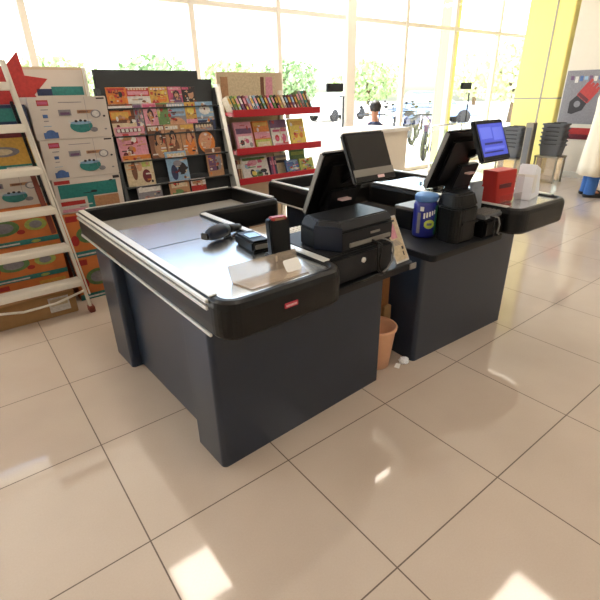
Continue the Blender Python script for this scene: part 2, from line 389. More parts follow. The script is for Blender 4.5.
def pos_terminal(label, loc, rz, main, disp, logo, lit, xm, hw, zs):
    """main: (x0,x1,ytop,ztop,ybot,zbot) back of cashier screen; disp same for the customer screen, local coords"""
    t = thing('sales_terminal', label, 'sales terminal', loc, rz)
    def slab(spec, th, face, mname):
        x0, x1, yt, zt, yb, zb = spec; d = Vector((0, yt-yb, zt-zb)); L = d.length; an = math.atan2(d.y, d.z)
        X = Matrix.Translation((0, yb, zb)) @ Matrix.Rotation(-an, 4, 'X')
        return X, L
    X, L = slab(main, .03, 1, '')
    x0, x1 = main[0], main[1]
    b = MB(); b.box(x0, x1, 0, .028, 0, L, 'black_plastic', .008, X); b.box(x0+.04, x1-.04, -.022, .004, .05, L-.04, 'black_plastic', .012, X)
    ms = b.build('cashier_screen', t)
    b = MB(); b.box(x0+.015, x1-.015, .0275, .030, .02, L-.015, 'screen_glass', 0, X); b.build('glass', ms)
    b = MB(); b.box(x0-.003, x0+.001, .002, .026, .01, L-.01, 'bezel_grey', 0, X); b.build('edge_trim', ms)
    X2, L2 = slab(disp, .03, -1, '')
    a0, a1 = disp[0], disp[1]
    b = MB(); b.box(a0, a1, 0, .026, 0, L2, 'black_plastic', .007, X2); b.box(a0+.03, a1-.03, .02, .05, .05, L2-.04, 'black_plastic', .01, X2)
    ds = b.build('customer_screen', t)
    if lit:
        b = MB(); b.box(a0+.02, a1-.018, -.0012, .002, .028, L2-.022, 'blue_screen', 0, X2)
        w = a1-a0-.04
        b.box(a0+.03, a0+.02+w*.5, -.002, 0, L2*.55, L2*.82, 'blue_screen_panel', 0, X2); b.box(a0+.03+w*.5, a1-.03, -.002, 0, L2*.5, L2*.8, 'blue_screen_panel', 0, X2)
        b.box(a0+.05, a1-.05, -.002, 0, L2*.40, L2*.45, 'blue_screen_bar', 0, X2); b.box(a0+.03, a1-.06, -.002, 0, L2*.2, L2*.24, 'blue_screen_bar', 0, X2)
        b.box(a0+.04, a1-.04, -.002, 0, L2*.28, L2*.34, 'blue_screen_panel', 0, X2)
        b.build('lit_panel', ds)
    else:
        b = MB(); b.box(a0+.012, a1-.012, -.0012, .002, L2*.27, L2-.012, 'screen_glass', 0, X2); b.build('glass', ds)
        b = MB(); b.box(a0+.004, a1-.004, -.0016, .002, .006, L2*.265, 'bezel_grey', 0, X2)
        b.box(a0+.004, a1-.004, -.003, 0, .004, L2*.12, 'black_plastic', 0, X2)
        b.box((a0+a1)/2+.01, (a0+a1)/2+.05, -.0036, 0, L2*.05, L2*.11, 'pale_mark', 0, X2); b.build('lower_bezel', ds)
    # stand: neck rising from a sloped foot
    ym = main[4]+.02
    b = MB(); q_ = zs+.001; prof = [(ym-.11, q_), (ym+.06, q_), (ym+.06, q_+.012), (ym+.02, q_+.03), (ym-.028, main[5]+.02), (main[4]-.06, main[5]+.13), (main[4]-.10, main[5]+.12), (ym-.07, main[5]-.01), (ym-.07, q_+.04), (ym-.11, q_+.02)]
    b.prism([(p[0], p[1]) for p in prof], -hw, hw, 'charcoal_plastic', .006, Matrix(((0, 0, 1, xm), (1, 0, 0, 0), (0, 1, 0, 0), (0, 0, 0, 1))))
    st = b.build('stand', t)
    # arm for customer screen
    b = MB(); c1 = X @ Vector((xm, -.01, L*.55)); c2 = X2 @ Vector(((a0+a1)/2, .045, L2*.4)); b.bar(c1, c2, .05, .03, 'black_plastic', .005); b.build('bracket', t)
    if logo:
        b = MB(); b.box(xm-.03, xm+.03, ym-.135, ym-.1, main[5]+.07, main[5]+.08, 'pale_mark', .001); b.build('maker_mark', st)
    return t
pos_terminal('double-screen till with dark customer display on the near counter', (0, 0, ZD), 0,
             (1.08, 1.40, .33, .518, .47, .225), (1.115, 1.36, .26, .604, .17, .41), True, False, 1.24, .085, .142)

# cables on drawer front
b = MB(); b.tube([(1.2, .30, .83), (1.19, .10, .815), (1.185, .094, .76), (1.19, .094, .69), (1.22, .094, .665)], .005, 'black_plastic'); b.tube([(1.23, .18, .803), (1.215, .097, .80), (1.20, .096, .72), (1.215, .095, .67), (1.24, .095, .66)], .005, 'black_plastic')
b.tube([(1.03, .095, .665), (1.1, .09, .663), (1.18, .092, .668), (1.22, .09, .662)], .006, 'black_plastic')
tag(b.build('cable'), 'black cables hanging over the near cash drawer front', 'cable')
b = MB(); b.tube([(1.24, .20, .806), (1.26, .12, .812), (1.28, .096, .80), (1.29, .094, .76), (1.285, .094, .71), (1.26, .096, .68), (1.22, .096, .664)], .004, 'cable_grey')
tag(b.build('cable'), 'single grey cable looping down beside the black cables on the near cash drawer', 'cable')
b = MB(); b.prism([(0, 0), (.13, .02), (.15, .06), (.02, .07)], 0, .022, 'print_brown', .005); o = b.build('folded_strap'); o.location = (1.2, .16, .799); tag(o, 'brown strap lying on the cash drawer behind the grey cable', 'strap')

# leaflet pack leaning on the drawer's right end
t = thing('price_card', 'cream printed card with pink patch leaning at the right end of the near cash drawer', 'card', (1.425, .142, ZD+.003), R(4))
X = TR((0, 0, 0), R(-28)); b = MB(); b.box(-.05, .05, 0, .006, 0, .23, 'print_white', .001, X); b.box(-.045, .045, -.0008, 0, .01, .22, 'print_cream', 0, X)
b.box(-.03, .015, -.0014, 0, .12, .19, 'print_pink', 0, X); b.box(.018, .026, -.0014, 0, .03, .05, 'print_dark', 0, X); b.box(.02, .034, -.0014, 0, .06, .075, 'print_dark', 0, X)
b.box(-.02, .03, -.0014, 0, .20, .21, 'print_dark', 0, X)
for i in range(5): b.box(-.035, .03-.006*i, -.0014, 0, .085+.006*i, .088+.006*i, 'print_grey', 0, X)
b.build('sheet', t)

# scanners, card reader etc. on near tray
ZT = .7885
def scanner(name, label, loc, rz, body, grip):
    t = thing(name, label, 'barcode scanner', loc, rz)
    b = MB(); b.tube([(0, 0, .036), (.035, 0, .037), (.08, 0, .037), (.12, 0, .036)], [.026, .035, .035, .026], body, 14); b.build('head', t)
    b = MB(); b.tube([(.1, 0, .036), (.15, .005, .03), (.2, .012, .022), (.225, .015, .02)], [.026, .022, .02, .016], grip, 12); b.build('handle', t)
    b = MB(); b.box(-.032, -.02, -.022, .022, .02, .05, 'screen_glass', .003); b.build('scan_window', t)
    b = MB(); b.box(.1, .14, -.01, .012, .0, .012, grip, .003); b.build('trigger', t)
    return t
scanner('barcode_scanner', 'navy and grey handheld barcode scanner lying by the inner tray rail', (.665, .665, ZT+.001), R(18), 'navy_plastic', 'black_plastic')
t = thing('card_reader', 'flat black card reader with grey front lying beside the standing card terminal', 'card reader', (.735, .40, ZT), R(-6))
b = MB(); b.prism([(0, 0), (.09, 0), (.095, .18), (-.005, .18)], 0, .05, 'black_plastic', .01); b.build('body', t)
b = MB(); b.box(.012, .08, -.004, .006, .014, .036, 'bezel_grey', .003); b.build('front_plate', t)
b = MB(); b.box(.015, .075, .06, .13, .05, .053, 'screen_glass', .001); b.build('display', t)
t = thing('card_terminal', 'black upright card payment terminal standing on the near tray edge', 'card terminal', (.79, .275, ZT), R(-8))
b = MB(); X = TR((0, 0, 0), R(-10)); b.prism(fillet([(-.044, 0), (.044, 0), (.047, .155), (-.047, .155)], [.014]*4, 4), -.02, .02, 'black_plastic', .005, Matrix.Translation((0, 0, .015)) @ Matrix.Rotation(R(84), 4, 'X')); b.build('body', t)
b = MB(); b.box(-.05, .05, -.04, .05, 0, .022, 'black_plastic', .006); b.build('cradle', t)
b = MB(); b.box(-.034, .034, -.008, .028, .160, .176, 'print_red', .004); b.box(-.022, .022, -.012, .028, .164, .172, 'print_tan', .002); b.build('card_slot', t)
b = MB(); b.box(-.042, -.034, -.042, -.038, .004, .03, 'aluminium', .001); b.build('contact_plate', t)
# clear folded acrylic sign holder
t = thing('acrylic_holder', 'bent clear acrylic sheet lying on the near tray front', 'sign holder', (.50, .065, ZT+.001), R(1))
b = MB(); b.add([(0, .10, 0), (.02, 0, 0), (.28, .0, 0), (.31, .10, 0), (0, .10, .004), (.02, 0, .004), (.28, 0, .004), (.31, .10, .004)], [(0, 1, 2, 3), (4, 5, 6, 7), (0, 1, 5, 4), (1, 2, 6, 5), (2, 3, 7, 6), (3, 0, 4, 7)], 'clear_acrylic'); b.build('base_flap', t)
b = MB(); b.box(0, .31, .0, .004, 0, .062, 'clear_acrylic', .001, TR((0, .10, .002), R(-22))); b.build('back_flap', t)
b = MB(); b.prism(fillet([(0, 0), (.075, .0), (.075, .05), (0, .05)], [.01]*4, 3), 0, .0012, 'paper_white', 0, TR((.705, .11, .794), R(52), 0, R(1))); o = b.build('paper_slip'); tag(o, 'small white paper slip held upright against the clear acrylic sheet', 'paper')
# keyboard and red stapler on desk beyond drawer
t = thing('keyboard', 'black keyboard with white keys on the cashier desk behind the card terminal', 'keyboard', (1.09, .575, ZD), R(0))
t.location = (1.12, .82, ZD)
b = MB(); b.box(0, .32, 0, .12, 0, .018, 'black_plastic', .004); b.build('case', t)
for r_ in range(4):
    for c_ in range(11):
        b = MB(); b.box(.012+.0272*c_, .012+.0272*c_+.021, .01+.027*r_, .03+.027*r_, .017, .025, 'paper_white', .003); b.build('key', t)
b = MB(); b.prism([(0, 0), (.13, 0), (.13, .035), (0, .035)], 0, .03, 'red_plastic', .008); o = b.build('red_pouch'); o.location = (.905, .52, ZD); o.rotation_euler.z = R(40); tag(o, 'small red case on the cashier desk behind the printer', 'case')
o.location = (1.05, .545, ZD); o.rotation_euler.z = R(5)

# ------------------------------------------------------------------ things on the far counter
pos_terminal('double-screen till with lit blue customer display on the far counter', (0, 0, ZD), 0,
             (1.89, 2.21, .28, .56, .40, .25), (1.985, 2.255, .22, .612, .13, .412), True, True, 2.15, .09, .10)
# candy jar
t = thing('plastic_jar', 'blue plastic jar with light blue screw lid and green side on the far counter', 'jar', (1.855, .362, ZD)); t.scale = (.93, .93, .97)
b = MB(); b.lathe([(.05, 0), (.066, .004), (.07, .02), (.07, .19), (.062, .205), (.056, .21)], 'jar_blue', 40); b.build('body', t)
b = MB(); b.lathe([(.06, .208), (.064, .211), (.066, .24), (.062, .248), (.03, .25)], 'lid_blue', 40)
for i in range(40):
    a = 2*math.pi*i/40; b.box(-.0015, .0015, .0645, .068, .213, .24, 'lid_blue', 0, Matrix.Rotation(a, 4, 'Z'))
b.build('lid', t)
def patch(mb, r, a0, a1, z0, z1, m, seg=10, ell=False):
    if ell:
        ac, zc, da, dz = (a0+a1)/2, (z0+z1)/2, (a1-a0)/2, (z1-z0)/2
        mb.ngon([(r*math.cos(ac+da*math.cos(q)), r*math.sin(ac+da*math.cos(q)), zc+dz*math.sin(q)) for q in [2*math.pi*i/20 for i in range(20)]], m)
    else:
        vs = []
        for i in range(seg+1):
            a = a0+(a1-a0)*i/seg; vs += [(r*math.cos(a), r*math.sin(a), z0), (r*math.cos(a), r*math.sin(a), z1)]
        mb.add(vs, [(2*i, 2*i+2, 2*i+3, 2*i+1) for i in range(seg)], m)
b = MB(); A = lambda d: R(d)
patch(b, .0712, A(-80), A(-20), .02, .19, 'jar_green'); patch(b, .0716, A(-92), A(-82), .02, .19, 'print_teal')
for k in range(5): patch(b, .0712+.0004*k*0, A(-150+k*13), A(-142+k*13), .118+.006*k, .15+.004*k, 'paper_white')
for k in range(12):
    q = math.sqrt(max(0, 1-((k-5.5)/6.2)**2)); patch(b, .0716, A(-144+4.3*k), A(-139.6+4.3*k), .085-.026*q, .085+.026*q, 'jar_yellow', 2)
    if 2 < k < 9: patch(b, .0719, A(-144+4.3*k), A(-141+4.3*k), .078, .092, 'jar_blue', 2)
patch(b, .0714, A(-180), A(-163), .03, .15, 'print_grey'); patch(b, .0714, A(-168), A(-150), .16, .185, 'paper_white')
b.build('label_wrap', t)
# black hooded unit
t = thing('receipt_printer', 'black rounded hooded receipt printer standing beside the blue plastic jar', 'printer', (1.825, .135, ZD), R(-2))
b = MB(); pr_ = fillet([(0, 0), (.205, 0), (.205, .15), (.02, .15)], [.05, .05, .03, .03], 5); b.prism(pr_, 0, .19, 'black_plastic', .008); b.build('body', t)
b = MB(); pt = [(.115+(x-.115)*.82, .08+(y-.08)*.82+.012) for x, y in pr_]; b.prism(pr_, .192, .262, 'black_plastic', .01, None, pt); b.build('hood', t)
b = MB(); b.box(.05, .19, -.003, .004, .1, .115, 'charcoal_plastic', .001); b.build('paper_slot', t)
# drawer under till 2
t = thing('cash_drawer', 'black cash drawer under the far counter till with cables at its front', 'cash drawer', (2.055, .10, ZD), R(-1))
b = MB(); b.box(0, .20, .012, .42, 0, .10, 'black_plastic', .005); b.build('body', t)
b = MB(); b.box(.006, .194, 0, .012, .01, .088, 'black_plastic', .004); b.build('drawer_front', t)
b = MB(); b.tube([(2.12, .2, .77), (2.115, .09, .765), (2.11, .085, .71), (2.13, .085, .662)], .005, 'black_plastic'); b.tube([(2.15, .2, .762), (2.155, .088, .76), (2.175, .086, .72), (2.16, .085, .67), (2.18, .085, .661)], .005, 'cable_grey')
tag(b.build('cable'), 'dangling cables over the front of the far cash drawer', 'cable')
# keyboard stack of grey trays beside the red box
t = thing('keyboard', 'grey keyboard tilted on top of the far cash drawer', 'keyboard', (2.062, .115, ZD+.101), R(0))
b = MB(); b.box(0, .185, 0, .13, 0, .02, 'grey_plastic', .004); b.build('case', t)
for r_ in range(4):
    b = MB()
    for c_ in range(9): b.box(.008+.0195*c_, .008+.0195*c_+.016, .012+.028*r_, .034+.028*r_, .0195, .027, 'bezel_grey', .002)
    b.build('key_row', t)
t = thing('plastic_bag', 'crumpled grey plastic bag standing between till stand and red box', 'bag', (2.185, .272, ZD+.101))
b = MB(); b.prism(fillet([(-.055, -.025), (.055, -.025), (.05, .025), (-.05, .025)], [.015]*4, 3), 0, .15, 'bag_grey', .01, None, fillet([(-.05, -.02), (.055, -.02), (.06, .02), (-.06, .02)], [.015]*4, 3)); b.build('sack', t)
b = MB(); b.prism([(-.05, -.012), (.05, -.012), (.055, .012), (-.055, .012)], .148, .175, 'bag_grey', .004); b.build('handle', t)
# red box with clear holder and tissues
t = thing('red_carton', 'red carton standing on the far tray inside a clear holder', 'carton', (2.40, .245, .789), R(-6))
b = MB(); b.prism([(-.09, -.05), (.075, -.05), (.075, .06), (-.09, .06)], .003, .19, 'red_carton', .003, None, [(-.10, -.04), (.085, -.04), (.085, .06), (-.10, .06)]); b.build('body', t)
b = MB(); b.box(-.07, .04, -.052, -.046, .09, .115, 'print_maroon', .001, TR((0, .004, 0))); b.build('printed_band', t)
b = MB(); b.box(.09, .093, -.09, .06, 0, .16, glass_mat('holder_acrylic', (.93, .93, .93))); b.box(-.11, .093, -.093, -.09, 0, .06, glass_mat('holder_acrylic', (.93, .93, .93))); b.box(-.11, .093, .064, .067, 0, .26, glass_mat('holder_acrylic', (.93, .93, .93))); o = b.build('acrylic_holder'); o.location = (2.40, .245, .7892); o.rotation_euler.z = R(-6); tag(o, 'clear acrylic holder around the red carton on the far tray', 'sign holder')
t = thing('napkin_pack', 'white napkins in a slanted pile leaning beside the red carton', 'napkins', (2.555, .115, .789), R(10))
b = MB()
for i in range(9): b.prism([(0, .01*i), (.16-.004*i, .01*i+.004), (.10-.006*i, .01*i+.01), (.0, .01*i+.01)], .0, .002, 'tissue', 0) if 0 else b.box(0, .14-.006*(i % 3), .012*i, .012*i+.009, 0, .13-.004*(i % 4), 'tissue', .002, TR((0, 0, 0), 0, R(-3+i)))
bb = MB(); bb.prism([(.0, .0), (.18, 0), (.12, .18), (.03, .21)], -.05, .05, 'tissue', .006, Matrix(((1, 0, 0, 0), (0, 0, -1, .06), (0, 1, 0, 0), (0, 0, 0, 1)))); bb.build('sheets', t)
bb = MB(); bb.prism([(.015, .04), (.075, .04), (.06, .15), (.02, .15)], -.052, .052, 'paper_white', .001, Matrix(((1, 0, 0, 0), (0, 0, -1, .06), (0, 1, 0, 0), (0, 0, 0, 1)))); bb.build('wrapper', t)
# handheld scanner on far belt
scanner('barcode_scanner', 'black handheld barcode scanner lying on the far tray behind the till', (2.40, .80, .7895), R(-40), 'black_plastic', 'charcoal_plastic')
t = thing('stapler', 'black stapler lying on the far tray near the back', 'stapler', (2.34, .66, .789), R(20))
b = MB(); b.box(0, .15, -.018, .018, 0, .012, 'black_plastic', .004); b.build('base', t)
b = MB(); b.prism([(0, .014), (.15, .014), (.155, .03), (.12, .05), (.02, .05), (0, .035)], -.016, .016, 'black_plastic', .004, Matrix(((1, 0, 0, 0), (0, 0, -1, 0), (0, 1, 0, 0), (0, 0, 0, 1)))); b.build('arm', t)
t = thing('storage_box', 'low dark box with grey lid on the far desk behind the till', 'box', (1.88, .47, ZD))
b = MB(); b.box(0, .33, 0, .13, 0, .115, 'black_plastic', .005); b.build('body', t)
b = MB(); b.box(-.006, .336, -.006, .136, .116, .135, 'bezel_grey', .004); b.build('lid', t)

# ------------------------------------------------------------------ floor things between the counters
t = thing('waste_bin', 'salmon coloured plastic waste bin between the two checkout counters', 'bin', (1.43, .29, 0))
b = MB(); b.lathe([(.0, .004), (.072, .004), (.074, .0), (.078, .002), (.104, .235), (.104, .24), (.099, .24), (.073, .012), (0, .012)], 'salmon_plastic', 40, None, False); b.build('body', t)
b = MB(); b.lathe([(.103, .226), (.110, .23), (.112, .244), (.106, .25), (.099, .247), (.099, .236)], 'salmon_plastic', 40, None, False)
b.box(.104, .12, -.02, .02, .226, .242, 'salmon_plastic', .004); b.build('rim', t)
b = MB(); b.box(1.538, 1.597, .362, .38, 0, .60, 'wood_board', .002); tag(b.build('wooden_board'), 'narrow brown wooden board standing against the far counter side', 'board')
b = MB(); b.box(1.540, 1.596, .338, .358, 0, .30, 'cardboard', .002); tag(b.build('cardboard_sheet'), 'tan folded cardboard strip standing before the brown board behind the bin', 'cardboard')
bm = bmesh.new(); bmesh.ops.create_icosphere(bm, subdivisions=3, radius=.028)
for v in bm.verts: v.co *= 1+.35*(random.random()-.5); v.co.z = max(-.018, v.co.z*.7)
b = MB(); b.frombm(bm, 'tissue'); o = b.build('crumpled_paper'); o.location = (1.555, .185, .018); tag(o, 'crumpled white paper on the floor beside the far counter corner', 'paper')
b = MB(); b.prism([(0, 0), (.05, .01), (.045, .035), (.0, .03)], 0, .0015, 'paper_white'); o = b.build('paper_scrap'); o.location = (1.49, .16, .0005); o.rotation_euler.z = R(20); tag(o, 'flat white paper scrap on the floor by the waste bin', 'paper')

# ------------------------------------------------------------------ magazines
def art(b, w, h, X, base, els, y=-.0005):
    """printed front: rectangles ('r',x0,z0,x1,z1,col) and ellipses ('e',cx,cz,rx,rz,col) in 0..1"""
    k = 0
    for e in els:
        k += 1; yy = y-.0003*k
        if e[0] == 'r': pts = [(e[1], e[2]), (e[3], e[2]), (e[3], e[4]), (e[1], e[4])]
        else: pts = [(e[1]+e[3]*math.cos(2*math.pi*i/18), e[2]+e[4]*math.sin(2*math.pi*i/18)) for i in range(18)]
        b.ngon([X @ Vector((p[0]*w-w/2, yy, min(.995, max(.005, p[1]))*h)) for p in pts], 'print_'+e[5])
def portrait(title, skin='flesh', hair='brown', cloth='dark', rng=random, extra=()):
    x = rng.uniform(.42, .6)
    e = [('e', x, .30, .34, .30, cloth), ('e', x, .60, .24, .22, hair), ('e', x, .56, .15, .17, skin), ('r', x-.06, .32, x+.06, .44, skin), ('r', .06, .84, .94, .96, title)]
    for i in range(3): z = .1+.09*i; s = rng.choice((.06, .6)); e.append(('r', s, z, s+.3, z+.04, rng.choice(('white', 'yellow', title))))
    return e+list(extra)
def scenes(cols, rng=random):
    e = []
    for i in range(9):
        c = rng.choice(cols); x = rng.uniform(.05, .7); z = rng.uniform(.05, .75)
        e.append(('e', x+.12, z+.08, rng.uniform(.07, .2), rng.uniform(.06, .16), c) if rng.random() < .6 else ('r', x, z, x+rng.uniform(.12, .28), z+rng.uniform(.05, .16), c))
    e.append(('r', .06, .84, .9, .95, rng.choice(cols))); return e
def letters(b, w, h, X, z0, z1, col, n, rng):
    x = .08
    for i in range(n):
        ww = .84/n*.7; b.ngon([X @ Vector((q[0]*w-w/2, -.0042, q[1]*h)) for q in ((x, z0), (x+ww, z0), (x+ww, z1), (x, z1))], 'print_'+col); x += .84/n
def clutter(n, cols, rng=random):
    e = []
    for i in range(n):
        x = rng.uniform(.04, .82); z = rng.uniform(.03, .9); c = rng.choice(cols)
        if rng.random() < .45: e.append(('e', x+.08, z+.04, rng.uniform(.03, .09), rng.uniform(.03, .08), c))
        else: e.append(('r', x, z, min(.98, x+rng.uniform(.08, .3)), min(.98, z+rng.uniform(.015, .05)), c))
    return e
def booklet(name, label, cat, group, loc, w, h, th, tilt, rz, base, els, lean=0, nlet=0, lcol='white', ed='white'):
    b = MB(); X = Matrix.Rotation(-tilt, 4, 'X') @ Matrix.Rotation(lean, 4, 'Y')
    b.box(-w/2, w/2, 0, th, 0, h, 'print_'+base, 0, X); b.box(-w/2+.002, w/2+.0006, .0012, th-.0012, .002, h+.0006, 'print_'+ed, 0, X)
    art(b, w, h, X, base, els)
    if nlet: letters(b, w, h, X, .85, .94, lcol, nlet, random)
    o = b.build(name); o.location = loc; o.rotation_euler.z = rz
    return tag(o, label, cat, group)
# rack
t = thing('magazine_rack', 'dark grey stepped magazine rack behind the near counter', 'magazine rack', (0, 0, 0))
RX0, RX1 = .85, 1.80
tiers = [('top', 2.60, 1.335), ('second', 2.555, 1.14), ('third', 2.51, .955), ('fourth', 2.465, .765), ('lowest', 2.42, .60)]
b = MB(); b.box(RX0-.01, RX1+.01, 2.70, 2.73, 0, 1.46, 'dark_grey_paint', .004); b.build('back_panel', t)
b = MB(); b.box(RX0-.01, RX1-.11, 2.70, 2.725, 1.461, 1.60, 'dark_grey_paint', .004); b.build('header', t)
for s, x in ((0, RX0-.03), (1, RX1+.0)):
    b = MB(); b.prism([(2.36, .0), (2.70, 0), (2.70, 1.47), (2.62, 1.47), (2.36, .62)], 0, .03, 'dark_grey_paint', .003, Matrix(((0, 0, 1, x), (1, 0, 0, 0), (0, 1, 0, 0), (0, 0, 0, 1)))); b.build('side_panel', t)
b = MB(); b.prism([(2.352, .02), (2.36, .02), (2.62, 1.475), (2.61, 1.475), (2.352, .62)], 0, .034, 'aluminium', .001, Matrix(((0, 0, 1, RX1-.002), (1, 0, 0, 0), (0, 1, 0, 0), (0, 0, 0, 1)))); b.build('edge_trim', t)
for nmr, y, z in tiers:
    b = MB(); b.box(RX0, RX1, y-.035, y+.05, z-.012, z-.002, 'dark_grey_paint', .002); sh = b.build('shelf', t)
    b = MB(); b.box(RX0, RX1, y+.045+.03, y+.052+.03, z-.16, z+.2, 'dark_grey_paint', 0); b.build('riser', t)
    if nmr == 'lowest':
        b = MB(); b.box(RX0, RX1, y-.03, y+.26, .02, z-.014, 'dark_grey_paint', .003); b.build('plinth', t)
def rx(u, v): return .872+(u-120-.22*(v-150))*.0082
rows = {
 'top': [(119, 18, 'red-orange', 'orange', scenes(('red', 'gold', 'maroon', 'dark')), 0), (139, 21, 'red and white banner', 'white', [('r', 0, .55, 1, .95, 'red'), ('r', .05, .62, .95, .8, 'pink')], 7), (159, 18, 'gold and orange', 'gold', scenes(('orange', 'red', 'gold', 'yellow')), 5), (176, 14, 'bright pink', 'rose', portrait('pink', 'flesh', 'dark', 'purple'), 0), (191, 14, 'dark portrait', 'dark', [('e', .62, .62, .22, .26, 'flesh'), ('e', .5, .85, .4, .2, 'dark'), ('r', 0, .85, .5, .97, 'rose')], 0)],
 'second': [(124, 24, 'orange-titled', 'brown', [('r', 0, .5, .8, .8, 'orange'), ('r', .05, .55, .7, .75, 'gold'), ('e', .75, .9, .12, .08, 'red'), ('r', 0, .0, 1, .4, 'cream'), ('r', 0, .86, .9, .94, 'white')], 0), (138.5, 8, 'narrow mauve', 'grey', scenes(('pink', 'purple', 'white')), 0), (150, 13, 'pink portrait', 'pink', portrait('rose', 'flesh', 'dark', 'pink'), 0), (162, 12, 'green', 'green', scenes(('lime', 'cream', 'green', 'brown')), 0), (176, 20, 'lavender grey', 'grey', [('r', .03, .55, .97, .95, 'sky'), ('e', .5, .2, .45, .3, 'flesh')]+[('r', .08, .62, .92, .7, 'grey')], 6), (192, 12, 'yellow and pink', 'gold', [('r', 0, .0, 1, .42, 'pink'), ('e', .5, .72, .3, .16, 'yellow'), ('r', .1, .1, .9, .3, 'rose')], 0), (208, 19, 'blue grey', 'sky', [('e', .5, .72, .32, .17, 'white'), ('r', 0, .0, 1, .36, 'navy'), ('r', .0, .4, 1, .48, 'grey')], 0)],
 'third': [(132, 27, 'busy pink', 'pink', scenes(('red', 'tan', 'white', 'rose', 'maroon')), 6), (157, 17, 'brown portrait', 'brown', portrait('white', 'tan', 'dark', 'tan'), 5), (173.5, 15, 'dark-haired portrait', 'tan', portrait('cream', 'flesh', 'dark', 'brown'), 5), (189.5, 15, 'copper portrait', 'tan', portrait('gold', 'flesh', 'brown', 'orange'), 0), (209, 22, 'big orange face', 'dark', [('e', .5, .36, .42, .36, 'orange'), ('e', .45, .42, .3, .28, 'flesh'), ('r', .05, .72, .95, .9, 'grey')], 6)],
 'fourth': [(138, 26, 'pale yellow', 'cream', [('r', 0, .86, 1, 1, 'orange'), ('e', .3, .5, .1, .3, 'brown'), ('e', .72, .3, .16, .22, 'maroon'), ('e', .5, .62, .1, .14, 'flesh'), ('r', .6, .6, .9, .75, 'lime')], 0), (177, 22, 'steel blue', 'sky', [('e', .3, .3, .16, .26, 'navy'), ('e', .7, .42, .2, .2, 'dark'), ('r', .1, .8, .9, .92, 'white'), ('e', .5, .6, .2, .1, 'grey')], 5), (219, 18, 'purple and tan', 'tan', [('r', .1, .2, .6, .75, 'purple'), ('e', .72, .5, .18, .3, 'grey'), ('r', .0, .85, 1, .97, 'brown')], 0)],
 'lowest': [(147, 24, 'plain pale grey', 'grey', [('r', .05, .7, .95, .95, 'white')], 0), (178, 21, 'olive and tan', 'tan', [('e', .4, .4, .3, .22, 'green'), ('r', .1, .7, .9, .92, 'cream'), ('e', .7, .3, .2, .16, 'maroon')], 0), (199, 16, 'red and white', 'red', [('r', 0, .68, 1, 1, 'white'), ('r', .1, .76, .8, .9, 'tan')], 0)]}
vrow = dict(top=98, second=114, third=140, fourth=164, lowest=183)
for nmr, y, z in tiers:
    for i, (u, w, desc, base, els, nl) in enumerate(rows[nmr]):
        hh = dict(top=.145, second=.225, third=.25, fourth=.235, lowest=.17)[nmr]
        ww = w*.0084
        booklet('magazine', '%s magazine, %s from left on the rack\'s %s row' % (desc, ORD[i], nmr), 'magazine', 'magazines on the dark rack', (rx(u, vrow[nmr]), y-.012, z), ww, hh, .006, R(10), R(random.uniform(-1.5, 1.5)), base, list(els)+clutter(14, ('flesh', 'brown', 'white', 'maroon', 'cream', 'dark', 'tan', 'orange', 'red')), 0, nl, random.choice(('white', 'cream')))

# ------------------------------------------------------------------ red shelf unit
SX0, SX1 = 1.955, 2.965
t = thing('book_stand', 'open display stand with three red shelf lips holding books', 'book stand', (0, 0, 0))
b = MB(); b.box(SX0, SX1-.28, 2.86, 2.89, 0, 1.60, 'beige_board', .003); b.build('back_panel', t)
for x in (SX0-.03, ):
    b = MB(); b.prism([(2.56, .0), (2.88, 0), (2.88, 1.5), (2.80, 1.5), (2.60, .6)], 0, .025, 'white_metal', .003, Matrix(((0, 0, 1, x), (1, 0, 0, 0), (0, 1, 0, 0), (0, 0, 0, 1)))); b.build('side_panel', t)
b = MB(); b.box(2.62, 2.66, 2.83, 2.86, 0, 1.44, 'white_metal', .003); b.build('post', t)
b = MB(); b.box(SX0, SX1-.05, 2.60, 2.86, 0, .10, 'white_metal', .004); b.build('plinth', t)
shel = [(1.235, 2.615), (.905, 2.60), (.635, 2.585)]
for z, y in shel:
    b = MB(); b.box(SX0, SX1, y, 2.86, z, z+.014, 'white_metal', .002); sh = b.build('shelf', t)
    b = MB(); b.box(SX0-.005, SX1+.01, y-.012, y, z-.012, z+.05, 'red_plastic', .004); b.build('lip', sh)
    b = MB(); b.box(SX0-.005, SX0+.01, y, y+.2, z-.004, z+.03, 'red_plastic', .003); b.build('end_lip', sh)
# backing print panels
b = MB(); b.box(1.97, 2.60, 2.853, 2.858, 1.24, 1.58, 'print_cream'); b.box(1.985, 2.06, 2.85, 2.853, 1.25, 1.56, 'print_tan'); b.box(2.42, 2.46, 2.85, 2.853, 1.24, 1.56, 'print_brown'); b.box(2.48, 2.56, 2.85, 2.853, 1.24, 1.56, 'print_pink'); b.box(2.12, 2.38, 2.85, 2.853, 1.25, 1.30, 'print_gold'); b.build('picture_strip', t)
cols = ['cream', 'green', 'lime', 'purple', 'maroon', 'pink', 'white', 'sky', 'dark', 'green', 'brown', 'rose', 'green', 'dark', 'tan', 'cream', 'dark', 'maroon', 'purple', 'brown', 'green', 'grey', 'teal', 'brown']
x = SX0+.03
for i in range(24):
    w = .038; hh = .165 if i < 20 else .20
    booklet('paperback', 'thin %s paperback, %s from left on the top red shelf' % (cols[i], ORD[i]), 'book', 'paperbacks on the top red shelf', (x, 2.625, 1.2495), .026, hh, .10, R(18), 0, cols[i], [('r', .1, .55, .9, .85, random.choice(('white', 'gold', 'pink', 'sky'))), ('r', .2, .1, .8, .4, random.choice(list(PAL)))], -R(15))
    x += .0393
